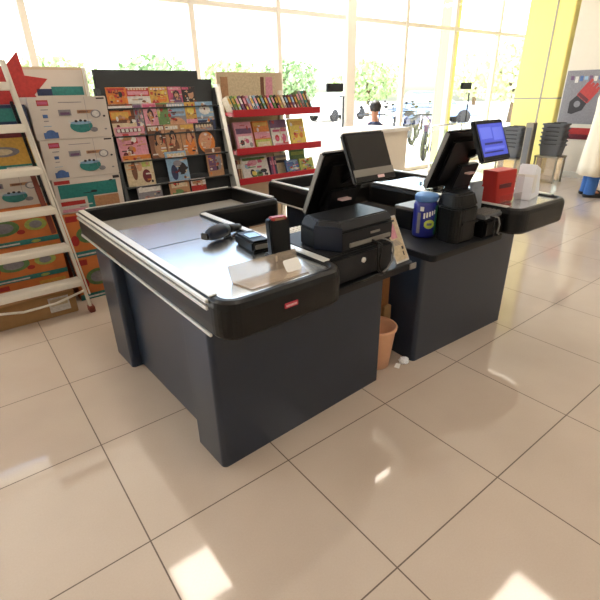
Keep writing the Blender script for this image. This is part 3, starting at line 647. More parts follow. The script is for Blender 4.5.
T2 = [(2.07, .185, 'pink and white', 'pink', [('r', .05, .6, .95, .78, 'purple'), ('r', .1, .08, .9, .52, 'white'), ('e', .3, .3, .12, .1, 'dark'), ('e', .6, .35, .1, .08, 'rose'), ('e', .8, .22, .1, .08, 'grey')]),
      (2.27, .18, 'orange and green', 'orange', [('r', 0, .4, 1, .62, 'pink'), ('r', 0, .0, 1, .36, 'lime'), ('r', .1, .1, .9, .28, 'cream'), ('r', .05, .82, .9, .94, 'gold')]),
      (2.475, .20, 'white and red sum', 'white', [('r', 0, .72, 1, 1, 'purple'), ('r', .1, .58, .9, .66, 'rose'), ('e', .3, .36, .13, .12, 'red'), ('e', .7, .36, .15, .14, 'rose'), ('r', .1, .08, .9, .18, 'pink')]),
      (2.70, .19, 'bright yellow', 'yellow', [('e', .35, .4, .12, .1, 'orange'), ('e', .7, .4, .12, .1, 'orange'), ('r', .1, .76, .9, .92, 'gold')])]
for i, (x, w, d, base, els) in enumerate(T2):
    booklet('picture_book', '%s picture book facing out, %s from left on middle red shelf' % (d, ORD[i]), 'book', 'picture books on the middle red shelf', (x+.02, 2.62, .9205), w, .27, .03, R(18), 0, base, list(els)+clutter(10, ('white', 'rose', 'pink', 'cream', 'red')))
for i in range(3):
    booklet('picture_book', '%s spine of picture book at left end of the middle red shelf' % ('purple', 'maroon', 'grey')[i], 'book', 'picture books on the middle red shelf', (1.968+.005*i, 2.70+.03*i, .9205), .012, .24, .022, R(8), 0, ('purple', 'maroon', 'grey')[i], [])
T3 = [(2.17, .30, .225, 'large white comic', 'white', scenes(('sky', 'rose', 'green', 'dark', 'white', 'pink'))+[('e', .35, .3, .09, .16, 'dark'), ('e', .6, .22, .12, .14, 'green'), ('e', .2, .6, .1, .1, 'sky')]),
      (2.615, .16, .15, 'blue comic', 'blue', scenes(('white', 'sky', 'green', 'yellow', 'red'))), (2.80, .18, .15, 'yellow green comic', 'lime', scenes(('yellow', 'red', 'green', 'white', 'orange')))]
for i, (x, w, h_, d, base, els) in enumerate(T3):
    booklet('comic_book', '%s facing out, %s from left on the bottom red shelf' % (d, ORD[i]), 'book', 'comics on the bottom red shelf', (x+.01, 2.605, .6505), w, h_, .02, R(20), 0, base, list(els)+clutter(18, ('white', 'rose', 'green', 'sky', 'dark', 'red', 'yellow', 'navy')))
for i, c in enumerate(('maroon', 'tan', 'brown', 'cream')):
    booklet('paperback', '%s spined book standing at left end of the bottom red shelf' % c, 'book', 'spine-out books on the bottom red shelf', (1.972+.014*i, 2.62, .6505), .012, .20, .10, R(6), 0, c, [('r', .1, .6, .9, .8, 'white')])
for i, c in enumerate(('purple', 'rose', 'navy')):
    booklet('paperback', '%s spined book standing beside the large white comic' % c, 'book', 'spine-out books on the bottom red shelf', (2.365+.026*i, 2.61, .6505), .022, .20, .10, R(16), 0, c, [('r', .1, .6, .9, .8, 'pink')])
booklet('comic_book', 'green book standing behind the blue comic on the bottom red shelf', 'book', 'comics on the bottom red shelf', (2.76, 2.70, .6505), .20, .23, .015, R(10), 0, 'green', [('r', .1, .75, .9, .9, 'lime')])
booklet('comic_book', 'pale striped book behind the spines on the bottom red shelf', 'book', 'comics on the bottom red shelf', (2.54, 2.70, .6505), .15, .21, .015, R(10), 0, 'cream', [('r', 0, .55, 1, .68, 'dark'), ('r', 0, .78, 1, .9, 'grey')])

# ------------------------------------------------------------------ boxed goods, posters, ladder at left
t = thing('poster_board', 'tall display board with red leaf picture behind the carton stacks', 'display board', (0, 2.82, 0))
b = MB(); b.box(-.9, .80, 0, .03, 0, 1.62, 'beige_board', .004); b.build('board', t)
b = MB(); b.box(-.88, .79, -.003, 0, 1.0, 1.60, 'carton_white'); b.box(-.88, .33, -.0036, -.0025, 1.0, 1.44, 'print_maroon'); b.box(.1, .36, -.004, -.0025, 1.15, 1.46, 'print_red')
def leafshape(cx, cz, r, n, m, y, ph=0):
    pts = []
    for i in range(2*n): a = ph+math.pi*i/n; q = r if i % 2 == 0 else r*.55; pts.append((cx+q*math.cos(a), y, cz+q*math.sin(a)*1.05))
    b.ngon(pts, m)
leafshape(.30, 1.46, .26, 7, 'print_red', -.0045, .3); leafshape(-.15, 1.3, .3, 6, 'print_maroon', -.005, .1); leafshape(.17, 1.47, .05, 5, 'print_lime', -.0055)
b.box(.56, .90-.12, -.0045, -.003, 1.43, 1.49, 'print_teal'); b.box(.46, .56, -.0045, -.003, 1.43, 1.475, 'print_navy')
b.build('printed_sheet', t)
b = MB(); b.box(.805, .825, .0, .03, 0, 1.62, 'white_metal', .003); b.build('edge_post', t)

def carton(label, x0, x1, y0, y1, z0, z1, style, group):
    t = thing('carton', label, 'carton', (x0, y0, z0), 0, group); w, d, h = x1-x0, y1-y0, z1-z0
    main = dict(white='carton_white', orange='carton_orange', teal='carton_white', yellow='carton_orange', plain='cardboard', dark='print_navy')[style]
    b = MB(); b.box(0, w, 0, d, 0, h, main, .004); X = Matrix.Translation((w/2, 0, 0))
    if style == 'white':
        art(b, w, h, X, '', [('r', .10, .80, .24, .93, 'red'), ('r', .11, .83, .23, .90, 'rose'), ('r', .14, .52, .2, .60, 'blue'), ('r', .13, .70, .22, .72, 'grey'), ('r', .14, .44, .2, .46, 'grey'), ('r', .12, .32, .22, .335, 'sky'),
            ('r', .10, .04, .28, .18, 'blue'), ('e', .19, .17, .06, .07, 'blue'), ('r', .34, .56, .5, .70, 'grey'), ('r', .36, .58, .48, .64, 'purple'), ('r', .58, .60, .8, .68, 'tan'), ('r', .6, .62, .72, .66, 'brown'),
            ('e', .60, .30, .15, .16, 'teal'), ('r', .44, .36, .76, .46, 'white'), ('e', .60, .38, .14, .045, 'sky'), ('e', .54, .42, .02, .03, 'dark'), ('e', .6, .43, .02, .03, 'dark'), ('e', .66, .42, .02, .03, 'dark'),
            ('e', .82, .58, .07, .10, 'grey'), ('e', .82, .58, .05, .075, 'white'), ('e', .76, .2, .05, .06, 'grey'), ('r', .70, .24, .704, .98, 'grey'), ('r', .86, .93, .97, .965, 'dark'), ('e', .93, .52, .018, .025, 'dark'), ('e', .92, .2, .02, .02, 'grey'), ('r', .36, .86, .66, .875, 'grey')])
    elif style == 'teal':
        art(b, w, h, X, '', [('r', .06, .45, .92, .84, 'teal'), ('r', .44, .0, .54, .5, 'teal'), ('r', .02, .86, .24, .96, 'red'), ('r', .05, .24, .4, .36, 'red'), ('r', .05, .2, .5, .235, 'white'), ('r', .05, .05, .42, .14, 'pink'), ('e', .56, .58, .05, .03, 'dark'), ('r', .4, .54, .6, .56, 'dark'), ('r', .54, .04, .92, .42, 'tan'), ('r', .88, .88, .98, .96, 'dark'), ('e', .84, .84, .03, .02, 'dark'), ('r', .3, .16, .4, .18, 'grey')])
    elif style in ('orange', 'yellow'):
        g = [('r', 0, .0, 1, .14, 'teal'), ('r', .05, .82, .22, .95, 'red'), ('e', .35, .5, .2, .2, 'green'), ('e', .35, .5, .13, .13, 'grey'), ('e', .75, .5, .14, .16, 'lime'), ('e', .75, .5, .08, .1, 'grey'), ('r', .6, .8, .95, .9, 'gold'), ('e', .55, .35, .05, .06, 'red'), ('e', .12, .4, .06, .12, 'red'), ('r', .1, .04, .5, .08, 'white'), ('e', .7, .06, .06, .04, 'lime')]
        if style == 'yellow': g = [('r', 0, .2, 1, 1, 'gold'), ('r', 0, 0, 1, .2, 'teal'), ('e', .6, .6, .2, .15, 'grey'), ('e', .6, .6, .12, .09, 'cream'), ('r', .1, .8, .3, .94, 'red'), ('r', .2, .06, .4, .14, 'white'), ('r', .6, .06, .9, .14, 'white')]
        art(b, w, h, X, '', g)
    elif style == 'dark':
        art(b, w, h, X, '', [('r', .0, .0, 1, .25, 'maroon'), ('r', .1, .5, .9, .9, 'teal'), ('r', .2, .3, .6, .45, 'red'), ('r', .7, .3, .9, .36, 'white')])
    elif style == 'plain':
        art(b, w, h, X, '', [('r', .68, .22, .92, .88, 'white'), ('r', .70, .5, .9, .8, 'cream')])
    b.build('body', t)
    if style != 'dark':
        b = MB(); b.box(0, w, d*.45, d*.55, h, h+.0006, 'print_cream'); b.build('tape', t)
    return t
G = 'stacked cartons right of the ladder'
YB = 2.30
zs = [0, .335, .665, .905, 1.16, 1.42]
carton('orange carton at the floor of the right stack behind the near counter', .33, .785, YB, 2.78, zs[0], zs[1]-.001, 'orange', G)
carton('orange carton second from floor in the right stack', .33, .785, YB, 2.78, zs[1], zs[2]-.001, 'orange', G)
carton('white carton with wide teal panel in the middle of the right stack', .33, .785, YB, 2.78, zs[2], zs[3]-.001, 'teal', G)
carton('white cookware carton second from top of the right stack', .315, .785, YB, 2.78, zs[3], zs[4]-.001, 'white', G)
carton('white cookware carton on top of the right stack', .305, .785, YB, 2.78, zs[4], zs[5], 'white', G)
G = 'stacked cartons behind the ladder'
z2 = [0.0, .25, .50, .76, .985, 1.19, 1.38]
for i, (st, lab) in enumerate((('orange', 'orange carton at the floor behind the ladder'), ('orange', 'orange carton with round pictures second from floor behind the ladder'), ('orange', 'orange carton third from floor behind the ladder steps'), ('white', 'pale printed carton behind the middle ladder steps'), ('yellow', 'golden carton with teal base behind the upper ladder steps'), ('dark', 'dark blue and maroon carton on top behind the ladder'))):
    carton(lab, -.20, .292, YB+.02, 2.76, z2[i], z2[i+1]-.001, st, G)
carton('plain brown carton with white sticker on the floor under the lowest ladder step', -.28, .27, 2.135, YB+.015, 0, .165, 'plain', None)

# ladder
t = thing('step_ladder', 'cream white folding step ladder leaning by the carton stacks', 'ladder', (0, 0, 0))
def stile(s, z, dy=0):   # right stile centre at height z
    xr = .345-.083*z-.0*s; xl = -.28+.083*z
    return (xr if s else xl, 2.07+.085*z+dy, z)
for s in (0, 1):
    b = MB(); b.bar(stile(s, .03), stile(s, 1.62), .02, .036, 'white_metal', .004, (0, 1, 0)); st = b.build('stile', t)
    b = MB(); p = stile(s, .0); b.box(p[0]-.02, p[0]+.02, p[1]-.035, p[1]+.035, 0, .045, 'red_brown', .005); b.build('foot', st)
    a = stile(s, .14, -.036); c = stile(s, 1.62, -.036); b = MB(); dx = .02 if s else -.02; b.bar((a[0]+dx, a[1], a[2]), (c[0]+dx*.5, c[1], c[2]), .01, .012, 'white_metal', .003); b.build('handrail', t)
for k, z in enumerate((.265, .515, .77, 1.02, 1.27, 1.50)):
    l = stile(0, z); r = stile(1, z); b = MB(); b.box(l[0]+.008, r[0]-.008, l[1]-.075, l[1]+.035, z-.042, z, 'white_metal', .006)
    for q in range(5): b.box(l[0]+.012, r[0]-.012, l[1]-.068+.019*q, l[1]-.062+.019*q, z, z+.003, 'white_metal', .001)
    b.build('step', t)
for s in (0, 1):
    p0 = stile(s, .58, .055); p1 = stile(s, .98, .055); dx = -.05 if s else .05
    b = MB(); b.bar((p0[0]+dx, p0[1], p0[2]), (p1[0]+dx, p1[1], p1[2]), .03, .02, 'red_brown', .003); b.build('hinge_brace', t)
    p0 = stile(s, .2, .05); p1 = stile(s, 1.4, .05); dx = -.02 if s else .02
    b = MB(); b.bar((p0[0]+dx, p0[1], p0[2]), (p1[0]+dx, p1[1], p1[2]), .018, .022, 'charcoal_plastic', .003); b.build('rear_leg', t)
b = MB(); l = stile(0, .15); r = stile(1, .15); b.tube([(l[0]+.01, l[1]-.03, .165), (l[0]+.2, l[1]-.05, .135), (r[0]-.2, r[1]-.05, .14), (r[0]-.01, r[1]-.03, .175)], .009, 'white_metal'); b.build('cross_brace', t)

# ------------------------------------------------------------------ reception desk and person behind it
t = thing('reception_desk', 'white reception desk in front of the glass shop front', 'desk', (3.80, 3.15, 0), R(0))
b = MB(); b.box(0, 1.24, 0, .03, 0, .91, 'cream_paint', .004); b.build('front_panel', t)
for x in (0, 1.2):
    b = MB(); b.box(x, x+.04, .03, .70, 0, .91, 'white_paint', .004); b.build('side_panel', t)
b = MB(); b.box(-.02, 1.26, -.03, .72, .91, .955, 'white_paint', .006); b.build('desk_top', t)
b = MB(); b.box(.05, .22, -.006, .002, .58, .80, 'bezel_grey', .002); b.build('notice_plate', t)

# ---- people
def skinobj(name, V, E, RAD, m, parent, sub=2):
    me = bpy.data.meshes.new(name+'_cage'); me.from_pydata(V, E, []); ob = bpy.data.objects.new(name+'_cage', me); C.objects.link(ob)
    sk = ob.modifiers.new('s', 'SKIN'); sk.use_smooth_shade = True; sk.branch_smoothing = .6
    ss = ob.modifiers.new('d', 'SUBSURF'); ss.levels = sub; ss.render_levels = sub
    for i, d in enumerate(me.skin_vertices[0].data):
        r = RAD[i]; d.radius = r if isinstance(r, tuple) else (r, r); d.use_root = (i == 0)
    bpy.context.view_layer.update()
    ev = ob.evaluated_get(bpy.context.evaluated_depsgraph_get()); nm_ = bpy.data.meshes.new_from_object(ev)
    bpy.data.objects.remove(ob); nm_.materials.clear(); nm_.materials.append(M(m))
    for p in nm_.polygons: p.use_smooth = True
    o = bpy.data.objects.new(name, nm_); C.objects.link(o); o.parent = parent; return o
def loft(rings, m, name, parent, seg=28, cap=(True, True), wav=0., th=0):
    b = MB(); vs = []; fs = []
    for j, (cx, cy, z, rx_, ry_) in enumerate(rings):
        for i in range(seg):
            a = 2*math.pi*i/seg; k = 1+wav*(1-j/(len(rings)-1))*math.sin(a*7+j*.4)
            vs.append((cx+rx_*k*math.cos(a), cy+ry_*k*math.sin(a), z))
    for j in range(len(rings)-1):
        for i in range(seg): q = (i+1) % seg; fs.append((j*seg+i, j*seg+q, (j+1)*seg+q, (j+1)*seg+i))
    if cap[0]: fs.append(tuple(range(seg))[::-1])
    if cap[1]: fs.append(tuple((len(rings)-1)*seg+i for i in range(seg)))
    b.add(vs, fs, m, True); return b.build(name, parent)
def figure(label, loc, rz, seated=False):
    """local frame: faces -y, z up"""
    t = thing('person', label, 'person', loc, rz)
    V = []; E = []; Rr = []
    def add(p, r, par=None):
        V.append(p); Rr.append(r)
        if par is not None: E.append((par, len(V)-1))
        return len(V)-1
    hz = .44 if seated else .92
    pel = add((0, 0, hz), (.13, .10)); sp = add((0, .01, hz+.18), (.125, .09), pel); ch = add((0, .01, hz+.38), (.15, .10), sp); nb = add((0, .01, hz+.53), (.075, .07), ch); nk = add((0, -.005, hz+.60), .05, nb)
    jaw = add((0, -.03, hz+.655), (.058, .062), nk); hd = add((0, -.01, hz+.72), (.07, .085), jaw); cr = add((0, .0, hz+.785), (.055, .065), hd)
    for s in (-1, 1):
        sh = add((s*.175, .01, hz+.47), .06, ch)
        if seated: el = add((s*.23, -.02, hz+.22), .042, sh); wr = add((s*.17, -.25, hz+.24), .03, el); dirv = Vector((-s*.3, -.95, 0))
        else: el = add((s*.235, .03, hz+.19), .043, sh); wr = add((s*.235, -.03, hz-.06), .03, el); dirv = Vector((s*.02, -.12, -1))
        dirv.normalize(); pm_ = add(tuple(Vector(V[wr])+dirv*.055), (.036, .02), wr)
        side = dirv.cross(Vector((1, 0, 0)) if not seated else Vector((0, 0, 1))).normalized()
        for k, (off, ln) in enumerate(((-.027, .062), (-.009, .074), (.009, .07), (.027, .055))):
            a = add(tuple(Vector(V[pm_])+dirv*.04+side*off), .0095, pm_); bq = add(tuple(Vector(V[a])+dirv*ln*.55), .0088, a)
            add(tuple(Vector(V[bq])+(dirv+Vector((-s*.5, 0, 0))).normalized()*ln*.45), .0075, bq)
        th = add(tuple(Vector(V[wr])+dirv*.04-side*.04), .0105, wr); add(tuple(Vector(V[th])+(dirv-side*.5).normalized()*.05), .009, th)
        hp = add((s*.085, 0, hz-.06), .088, pel)
        if seated: kn = add((s*.11, -.40, hz-.02), .06, hp); an = add((s*.11, -.40, .09), .04, kn)
        else: kn = add((s*.10, -.01, .49), .058, hp); an = add((s*.105, .02, .09), .042, kn)
        ft = add((V[an][0]+s*.01, V[an][1]-.13, .035), (.04, .03), an)
    skinobj('body', V, E, Rr, 'skin', t)
    # face: nose, eyes, mouth, ears
    b = MB(); z0 = hz
    b.prism([(-.016, -.095), (.016, -.095), (0, -.122)], z0+.678, z0+.735, 'skin', .004, None, [(-.006, -.088), (.006, -.088), (0, -.098)]); b.build('nose', t)
    for s in (-1, 1):
        b = MB(); b.sphere((s*.03, -.083, z0+.735), .012, 'paper_white', (1, .6, .7)); b.sphere((s*.03, -.0895, z0+.735), .006, 'hair_black', (1, .5, 1), 1); b.build('eye', t)
        b = MB(); b.sphere((s*.078, .0, z0+.71), .028, 'skin', (.3, .7, 1)); b.build('ear', t)
    b = MB(); b.sphere((0, -.088, z0+.66), .02, 'print_rose', (1.1, .35, .3)); b.build('mouth', t)
    # hair cap
    bm = bmesh.new(); bmesh.ops.create_icosphere(bm, subdivisions=4, radius=1)
    for v in bm.verts:
        n = 1+.05*math.sin(v.co.x*19+v.co.z*13)*math.sin(v.co.y*17); v.co = Vector((v.co.x*.086*n, v.co.y*.103*n+.008, v.co.z*.10*n+z0+.755))
    bmesh.ops.delete(bm, geom=[v for v in bm.verts if (v.co.y < -.035 and v.co.z < z0+.79) or v.co.z < z0+.69], context='VERTS')
    b = MB(); b.frombm(bm, 'hair_black', None, True); b.build('hair', t)
    # shoes
    for s in (-1, 1):
        y = -.40 if seated else .02
        b = MB(); b.prism(fillet([(-.045, -.20), (.045, -.20), (.04, .07), (-.04, .07)], [.035, .035, .03, .03], 4), 0, .06, 'shoe_black', .012, TR((s*.112, y, 0))); b.build('shoe', t)
    return t, hz
t, hz = figure('person in a long cream tunic and blue jeans standing at the right edge', (6.95, 1.38, 0), R(35))
loft([(0, 0, .30, .27, .19), (0, 0, .42, .262, .185), (0, 0, .62, .24, .172), (0, 0, .85, .21, .155), (0, .005, 1.10, .19, .14), (0, .01, 1.27, .205, .14), (0, .01, 1.37, .19, .12), (0, .01, 1.43, .12, .09), (0, .005, 1.46, .07, .07)], 'cream_cloth', 'tunic', t, 42, (True, True), .06)
for s in (-1, 1):
    V = [(s*.165, .01, 1.385), (s*.237, .03, 1.11), (s*.24, .0, .95), (s*.237, -.025, .885)]; skinobj('sleeve', V, [(0, 1), (1, 2), (2, 3)], [.075, .064, .058, .052], 'cream_cloth', t)
    loft([(s*.105, .01, .045, .075, .075), (s*.103, .01, .1, .072, .072), (s*.10, .0, .30, .075, .078), (s*.098, -.005, .50, .085, .09), (s*.09, 0, .75, .1, .11)], 'denim', 'trouser_leg', t, 24, (False, False), .03)
t, hz = figure('dark-haired person seated behind the reception desk, back of head visible', (5.28, 4.02, 0), R(150), True)
loft([(0, 0, .40, .165, .13), (0, .005, .6, .15, .115), (0, .01, .8, .18, .125), (0, .01, .90, .18, .11), (0, .01, .965, .1, .08), (0, .005, .99, .062, .062)], 'navy_cloth', 'shirt', t, 32)
for s in (-1, 1):
    V = [(s*.165, .01, .905), (s*.23, -.02, .66), (s*.2, -.14, .67)]; skinobj('sleeve', V, [(0, 1), (1, 2)], [.07, .056, .048], 'navy_cloth', t)
    V = [(s*.08, 0, .385), (s*.11, -.39, .42), (s*.11, -.395, .12)]; skinobj('trouser_leg', V, [(0, 1), (1, 2)], [.1, .08, .062], 'denim', t)
t = thing('stool', 'round stool under the person behind the reception desk', 'stool', (5.28, 4.02, 0))
b = MB(); b.lathe([(.15, .23), (.17, .24), (.17, .265), (.15, .275)], 'charcoal_plastic', 28); b.build('seat', t)
for k in range(4):
    a = R(45+90*k); b = MB(); b.tube([(.1*math.cos(a),   .1*math.sin(a), .24), (.17*math.cos(a), .17*math.sin(a), 0)], .014, 'chrome'); b.build('leg', t)

# ------------------------------------------------------------------ right side: baskets, gate post, poster wall
def basket(label, loc, rz, group, proto=None):
    if proto:
        r = proto.copy(); C.objects.link(r)
        for ch in proto.children: c = ch.copy(); C.objects.link(c); c.parent = r
    else:
        r = thing('shopping_basket', '', 'basket')
        b = MB(); w, d, h = .17, .12, .17
        top = fillet([(-w, -d), (w, -d), (w, d), (-w, d)], [.04]*4, 4); bot = [(x*.84, y*.84) for x, y in top]
        b.prism(bot, 0, .006, 'basket_grey')
        n = len(top)
        vs = [(x, y, 0) for x, y in bot]+[(x, y, h) for x, y in top]; b.add(vs, [(i, (i+1) % n, n+(i+1) % n, n+i) for i in range(n)], 'basket_grey')
        b.build('body', r)
        b = MB(); b.sweep(top, [(-.014, h-.022), (-.014, h), (.004, h), (.004, h-.022)], 'basket_grey'); b.build('rim', r)
        for s in (-1, 1):
            b = MB(); b.tube([(-.1, s*d, h-.008), (-.09, s*(d+.006), h+.006), (.09, s*(d+.006), h+.006), (.1, s*d, h-.008)], .006, 'charcoal_plastic'); b.build('handle', r)
    r.location = loc; r.rotation_euler.z = rz; r['label'] = label; r['group'] = group; return r
lv = ['bottom', 'second lowest', 'third lowest', 'third from top', 'second from top', 'topmost']
proto = None
for (sx_, sy_, z0, nm_) in ((7.42, 2.86, .36, 'stack left of the gate post'), (7.62, 2.30, .42, 'stack right of the gate post')):
    for k in range(6):
        q = basket('grey shopping basket, %s of the %s' % (lv[k], nm_), (sx_, sy_, z0+.062*k), R(94), 'nested grey shopping baskets', proto)
        proto = proto or q
    t = thing('basket_stand', 'low stand under the %s' % nm_, 'stand', (sx_, sy_, 0))
    b = MB(); b.box(-.16, .16, -.19, .19, z0-.03, z0-.004, 'post_grey', .006); b.build('shelf', t)
    if z0 > .3:
        b = MB(); b.box(-.13, .13, -.15, .15, .02, z0-.031, 'clear_acrylic', .006); b.build('pedestal', t)
    for a_ in (-1, 1):
        for c_ in (-1, 1):
            b = MB(); b.box(a_*.14-.012, a_*.14+.012, c_*.17-.012, c_*.17+.012, 0, z0-.03, 'post_grey', .003); b.build('leg', t)
t = thing('gate_post', 'tall grey metal gate post between the two basket stacks', 'post', (7.3, 2.54, 0), R(4))
b = MB(); b.box(-.07, .07, -.06, .06, .02, .92, 'post_grey', .008); b.build('column', t)
b = MB(); b.box(-.1, .1, -.09, .09, 0, .02, 'charcoal_plastic', .004); b.build('base_plate', t)
b = MB(); b.box(-.074, -.068, -.04, .04, .25, .85, 'grey_plastic', .002); b.build('cover_strip', t)
t = thing('glass_barrier', 'low clear glass barrier with metal rail at the shop entrance', 'barrier', (7.0, 4.2, 0))
for x in (0, .9, 1.8):
    b = MB(); b.tube([(x, 0, 0), (x, 0, .82)], .018, 'chrome', 12); b.build('post', t)
b = MB(); b.tube([(-.02, 0, .82), (1.82, 0, .82)], .016, 'chrome', 12); b.build('rail', t)
for x in (.03, .93):
    b = MB(); b.box(x, x+.84, -.004, .004, .12, .74, glass_mat('barrier_glass', (.86, .95, .95))); b.build('pane', t)
# poster on right wall: red tool picture, drawn as generic shapes
t = thing('wall_poster', 'wall poster with red tool picture and dark red band on the right wall', 'poster', (XR-.004, 0, 0))
b = MB(); b.box(-.004, 0, 1.2, 2.60, .86, 1.66, 'print_grey'); b.box(-.006, -.004, 1.2, 2.60, .62, .80, 'print_maroon'); b.box(-.007, -.005, 1.9, 2.55, .70, .80, 'print_red'); b.build('sheet', t)
b = MB(); X = TR((-.006, 2.28, 1.26), R(35))
for i in range(4): b.box(-.002, 0, -.11+.055*i, -.065+.055*i, -.05-.02*(i % 2), .24+.03*(i % 2), 'print_red', 0, X)
b.box(-.003, 0, -.10, .1, -.02, .03, 'print_maroon', 0, X); b.box(-.001, 0, -.12, .11, -.02, .2, 'print_red', 0, X); b.ngon([X @ Vector((-.0035, p, q)) for p, q in ((-.11, -.03), (.1, -.03), (.12, -.16), (.02, -.30), (-.04, -.28), (-.13, -.14))], 'print_dark')
b.ngon([X @ Vector((-.0045, .05*math.cos(a), -.12+.05*math.sin(a))) for a in [2*math.pi*i/16 for i in range(16)]], 'print_grey')
b.build('tool_picture', t)
b = MB()
for i in range(7): b.box(-.0056, -.004, 2.06+.07*i, 2.11+.07*i, 1.52-.02*(i % 3), 1.58-.01*(i % 2), 'print_'+('blue', 'white', 'purple', 'sky')[i % 4])
b.box(-.0056, -.004, 1.85, 1.98, 1.1, 1.4, 'print_white'); b.box(-.0058, -.0056, 1.87, 1.96, 1.2, 1.3, 'print_red'); b.ngon([(-.0058, 1.95+.07*math.cos(a), 1.02+.12*math.sin(a)) for a in [2*math.pi*i/16 for i in range(16)]], 'print_green'); b.build('small_pictures', t)

# ------------------------------------------------------------------ outside
def motorbike(label, loc, rz, col, proto=None):
    if proto:
        r = proto.copy(); C.objects.link(r)
        for ch in proto.children:
            c = ch.copy(); C.objects.link(c); c.parent = r
            if ch.name.startswith(('fuel', 'front_fairing')): c.data = ch.data.copy(); c.data.materials[0] = M(col)
        r.location = loc; r.rotation_euler = (R(0), 0, rz); r['label'] = label; return r
    r = thing('motorbike', label, 'motorbike', loc, rz, 'motorbikes parked outside')
    for x in (-.62, .62):
        b = MB(); pts = [(x+.26*math.cos(a), 0, .31+.26*math.sin(a)) for a in [2*math.pi*i/28 for i in range(28)]]; b.tube(pts, .05, 'tyre', 10, True); w = b.build('wheel', r)
        b = MB()
        for i in range(6):
            a = math.pi*i/3; b.tube([(x, 0, .31), (x+.24*math.cos(a), 0, .31+.24*math.sin(a))], .012, 'chrome', 6)
        b.lathe([(.05, -.04), (.05, .04)], 'chrome', 14, TR((x, 0, .31), R(90))); b.build('spokes', w)
    b = MB(); b.prism([(-.3, .25), (.25, .25), (.3, .5), (.1, .62), (-.35, .6)], -.11, .11, 'charcoal_plastic', .02, Matrix(((1, 0, 0, 0), (0, 0, -1, 0), (0, 1, 0, 0), (0, 0, 0, 1)))); b.build('engine', r)
    b = MB(); b.prism([(-.02, .6), (.36, .62), (.4, .78), (.2, .88), (-.02, .78)], -.13, .13, col, .04, Matrix(((1, 0, 0, 0), (0, 0, -1, 0), (0, 1, 0, 0), (0, 0, 0, 1)))); b.build('fuel_tank', r)
    b = MB(); b.prism([(-.75, .76), (-.6, .72), (.0, .7), (.02, .79), (-.3, .80), (-.72, .86)], -.12, .12, 'black_plastic', .03, Matrix(((1, 0, 0, 0), (0, 0, -1, 0), (0, 1, 0, 0), (0, 0, 0, 1)))); b.build('seat', r)
    b = MB(); b.prism([(-.88, .6), (-.5, .56), (-.45, .74), (-.85, .78)], -.1, .1, col, .02, Matrix(((1, 0, 0, 0), (0, 0, -1, 0), (0, 1, 0, 0), (0, 0, 0, 1)))); b.build('fuel_side_cover', r)
    b = MB(); b.tube([(.62, .07, .31), (.44, .07, .9)], .025, 'chrome'); b.tube([(.62, -.07, .31), (.44, -.07, .9)], .025, 'chrome'); b.build('fork', r)
    b = MB(); b.tube([(.3, .36, .98), (.42, .2, 1.0), (.42, -.2, 1.0), (.3, -.36, .98)], .018, 'black_plastic'); b.build('handlebar', r)
    b = MB(); b.sphere((.56, 0, .86), .1, col, (.9, 1, 1)); b.build('front_fairing', r)
    b = MB(); b.lathe([(.02, 0), (.075, .01), (.08, .03)], 'chrome', 16, TR((.66, 0, .86), 0, R(-90))); b.build('headlamp', r)
    for s in (-1, 1):
        b = MB(); b.tube([(.38, s*.26, .99), (.36, s*.3, 1.14)], .008, 'black_plastic'); b.sphere((.36, s*.3, 1.17), .05, 'black_plastic', (.3, 1, .7)); b.build('mirror', r)
    b = MB(); b.tube([(.2, -.13, .24), (-.3, -.16, .24), (-.75, -.17, .34)], [.03, .035, .05], 'chrome', 10); b.build('exhaust', r)
    b = MB(); b.tube([(-.1, .1, .3), (-.15, .25, .0)], .014, 'black_plastic'); b.build('kickstand', r)
    return r
mp = None
BK = [(9.35, 6.05, 40, 'print_purple', 'purple motorbike parked nearest the glass front'), (8.7, 7.3, 52, 'print_red', 'red motorbike left in the outdoor row behind the reception desk'), (10.7, 7.9, 30, 'print_navy', 'navy motorbike in the outdoor row behind the purple one'), (11.9, 9.3, 46, 'print_dark', 'black motorbike in the middle of the outdoor row'), (13.6, 9.6, 35, 'print_grey', 'grey motorbike in the outdoor row right of the black one'), (13.4, 11.6, 50, 'print_blue', 'blue motorbike parked far back in front of the car')]
for x, y, a, c, l in BK:
    q = motorbike(l, (x, y, -.1), R(a+170), c, mp); mp = mp or q
def car(label, loc, rz, col):
    r = thing('car', label, 'car', loc, rz)
    MX = Matrix(((1, 0, 0, 0), (0, 0, -1, 0), (0, 1, 0, 0), (0, 0, 0, 1)))
    b = MB(); b.prism([(-2.1, .35), (2.1, .35), (2.15, .62), (1.95, .82), (1.0, .92), (-1.6, .95), (-2.1, .9)], -.82, .82, col, .06, MX); b.build('body', r)
    b = MB(); b.prism([(-1.7, .93), (1.0, .9), (.3, 1.42), (-1.2, 1.45)], -.72, .72, 'car_glass', .05, MX); b.build('windows', r)
    b = MB(); b.prism([(-1.25, 1.40), (.36, 1.38), (.2, 1.47), (-1.1, 1.5)], -.7, .7, col, .03, MX); b.build('roof', r)
    for x in (-1.3, 1.3):
        for s in (-1, 1):
            b = MB(); b.lathe([(.1, -.1), (.3, -.1), (.33, -.06), (.33, .06), (.3, .1), (.1, .1)], 'tyre', 24, TR((x, s*.75, .33), R(90))); b.build('wheel', r)
    for s in (-1, 1):
        b = MB(); b.box(2.06, 2.16, s*.6-.16, s*.6+.16, .62, .74, 'chrome', .02); b.build('headlamp', r)
    return r
car('white car parked beyond the road behind the reception desk', (19.0, 20.0, -.1), R(10), 'car_white')
car('white car farther left behind the red-lipped book stand', (9.5, 17.5, -.1), R(5), 'car_white')
car('pale blue car parked behind the motorbikes', (19.5, 13.6, -.1), R(-40), 'car_blue')
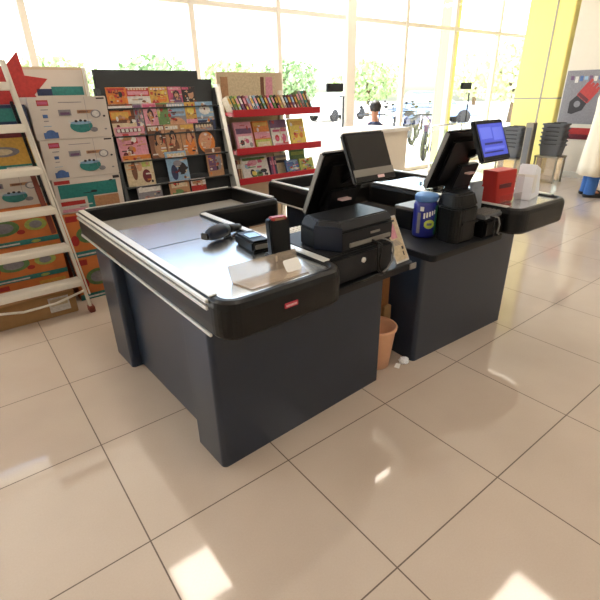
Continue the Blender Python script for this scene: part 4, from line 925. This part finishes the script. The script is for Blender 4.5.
def tree(label, x, y, h, r, lf, seed, trunk=True):
    rg = random.Random(seed); t = thing('tree', label, 'tree', (x, y, -.1), 0, 'trees beyond the road')
    b = MB(); b.tube([(0, 0, 0), (.05, 0, h*.3), (0, .08, h*.62)], [.16, .12, .07], 'bark', 10)
    for k in range(5): a = k*1.3; b.tube([(0, .02, h*.42), (r*.5*math.cos(a), r*.5*math.sin(a), h*.66)], [.07, .03], 'bark', 6)
    b.build('trunk', t)
    b = MB(); vs = []; fs = []
    for k in range(1500):
        u, a, q = rg.uniform(-1, 1), rg.uniform(0, 6.283), rg.random()**.4
        s = math.sqrt(1-u*u); lump = 1+.25*math.sin(a*3+seed)*math.cos(u*4)
        c = Vector((r*q*lump*s*math.cos(a), r*q*lump*s*math.sin(a), h*.62+h*.38*q*u)); d = Vector((rg.gauss(0, 1), rg.gauss(0, 1), rg.gauss(0, 1))).normalized(); e = d.orthogonal().normalized(); f = d.cross(e)
        z = rg.uniform(.12, .24); n = len(vs); vs += [c-e*z, c-f*z*.5, c+e*z, c+f*z*.5]; fs.append((n, n+1, n+2, n+3))
    b.add(vs, fs, lf, False); b.build('crown', t)
TL = [(4.6, 22.5, 3.2, 2.0, 'leaf_mid', 'round green tree, leftmost beyond the road'), (9.3, 23, 3.4, 2.1, 'leaf_deep', 'dark green tree second from left beyond the road'), (14, 23.5, 3.3, 2.1, 'leaf_mid', 'mid green tree third from left beyond the road'), (18.6, 24.5, 3.5, 2.2, 'leaf_deep', 'deep green tree behind the white car'), (23.5, 22, 3.4, 2.2, 'leaf_mid', 'mid green tree right of the white car'), (22.5, 11.2, 3.6, 2.0, 'leaf_pale', 'pale leafy tree seen left of the yellow pillar'), (27, 11.5, 3.8, 2.0, 'leaf_pale', 'pale leafy tree just behind the yellow pillar edge'), (29, 17.5, 3.8, 2.3, 'leaf_pale', 'far pale tree beyond the lock with long bar'), (-.2, 22, 3.2, 2.0, 'leaf_mid', 'green tree hidden largely by the magazine rack')]
for i, (x, y, h_, r_, lf, lab) in enumerate(TL): tree(lab, x, y, h_, r_, lf, 10+i)

# ------------------------------------------------------------------ light
w = bpy.data.worlds.new('World'); bpy.context.scene.world = w; w.use_nodes = True; nt = w.node_tree
sky = nt.nodes.new('ShaderNodeTexSky'); sky.sky_type = 'NISHITA'; sky.sun_disc = False; sky.sun_elevation = R(50); sky.sun_rotation = R(200); sky.air_density = 1.2; sky.dust_density = 3.0
nt.links.new(sky.outputs[0], nt.nodes['Background'].inputs[0]); nt.nodes['Background'].inputs[1].default_value = .8
sd = bpy.data.lights.new('sun', 'SUN'); sd.energy = 11.0; sd.angle = R(1.0); sd.color = (1, .95, .86)
so = bpy.data.objects.new('sun', sd); C.objects.link(so); so.rotation_euler = (R(-36), R(8), 0); so.location = (0, 0, 20)

# ------------------------------------------------------------------ camera
yaw, pitch, roll = R(37.26328), R(25.05123), R(1.19310)
f = Vector((math.sin(yaw)*math.cos(pitch), math.cos(yaw)*math.cos(pitch), -math.sin(pitch))); r = Vector((math.cos(yaw), -math.sin(yaw), 0)); d = f.cross(r)
c_, s_ = math.cos(roll), math.sin(roll); rr = c_*r+s_*d; dd = -s_*r+c_*d
cam = bpy.data.cameras.new('camera'); cam.sensor_width = 36; cam.lens = 36*442.5677/600; cam.clip_start = .05; cam.clip_end = 300
co = bpy.data.objects.new('camera', cam); C.objects.link(co)
up = -dd; bk = -f
co.matrix_world = Matrix(((rr.x, up.x, bk.x, -.20659), (rr.y, up.y, bk.y, -1.16486), (rr.z, up.z, bk.z, 1.41183), (0, 0, 0, 1)))
sc = bpy.context.scene; sc.camera = co
sc.view_settings.view_transform = 'Standard'; sc.view_settings.look = 'None'; sc.view_settings.exposure = .74; sc.view_settings.gamma = 1; sc.view_settings.use_curve_mapping = False
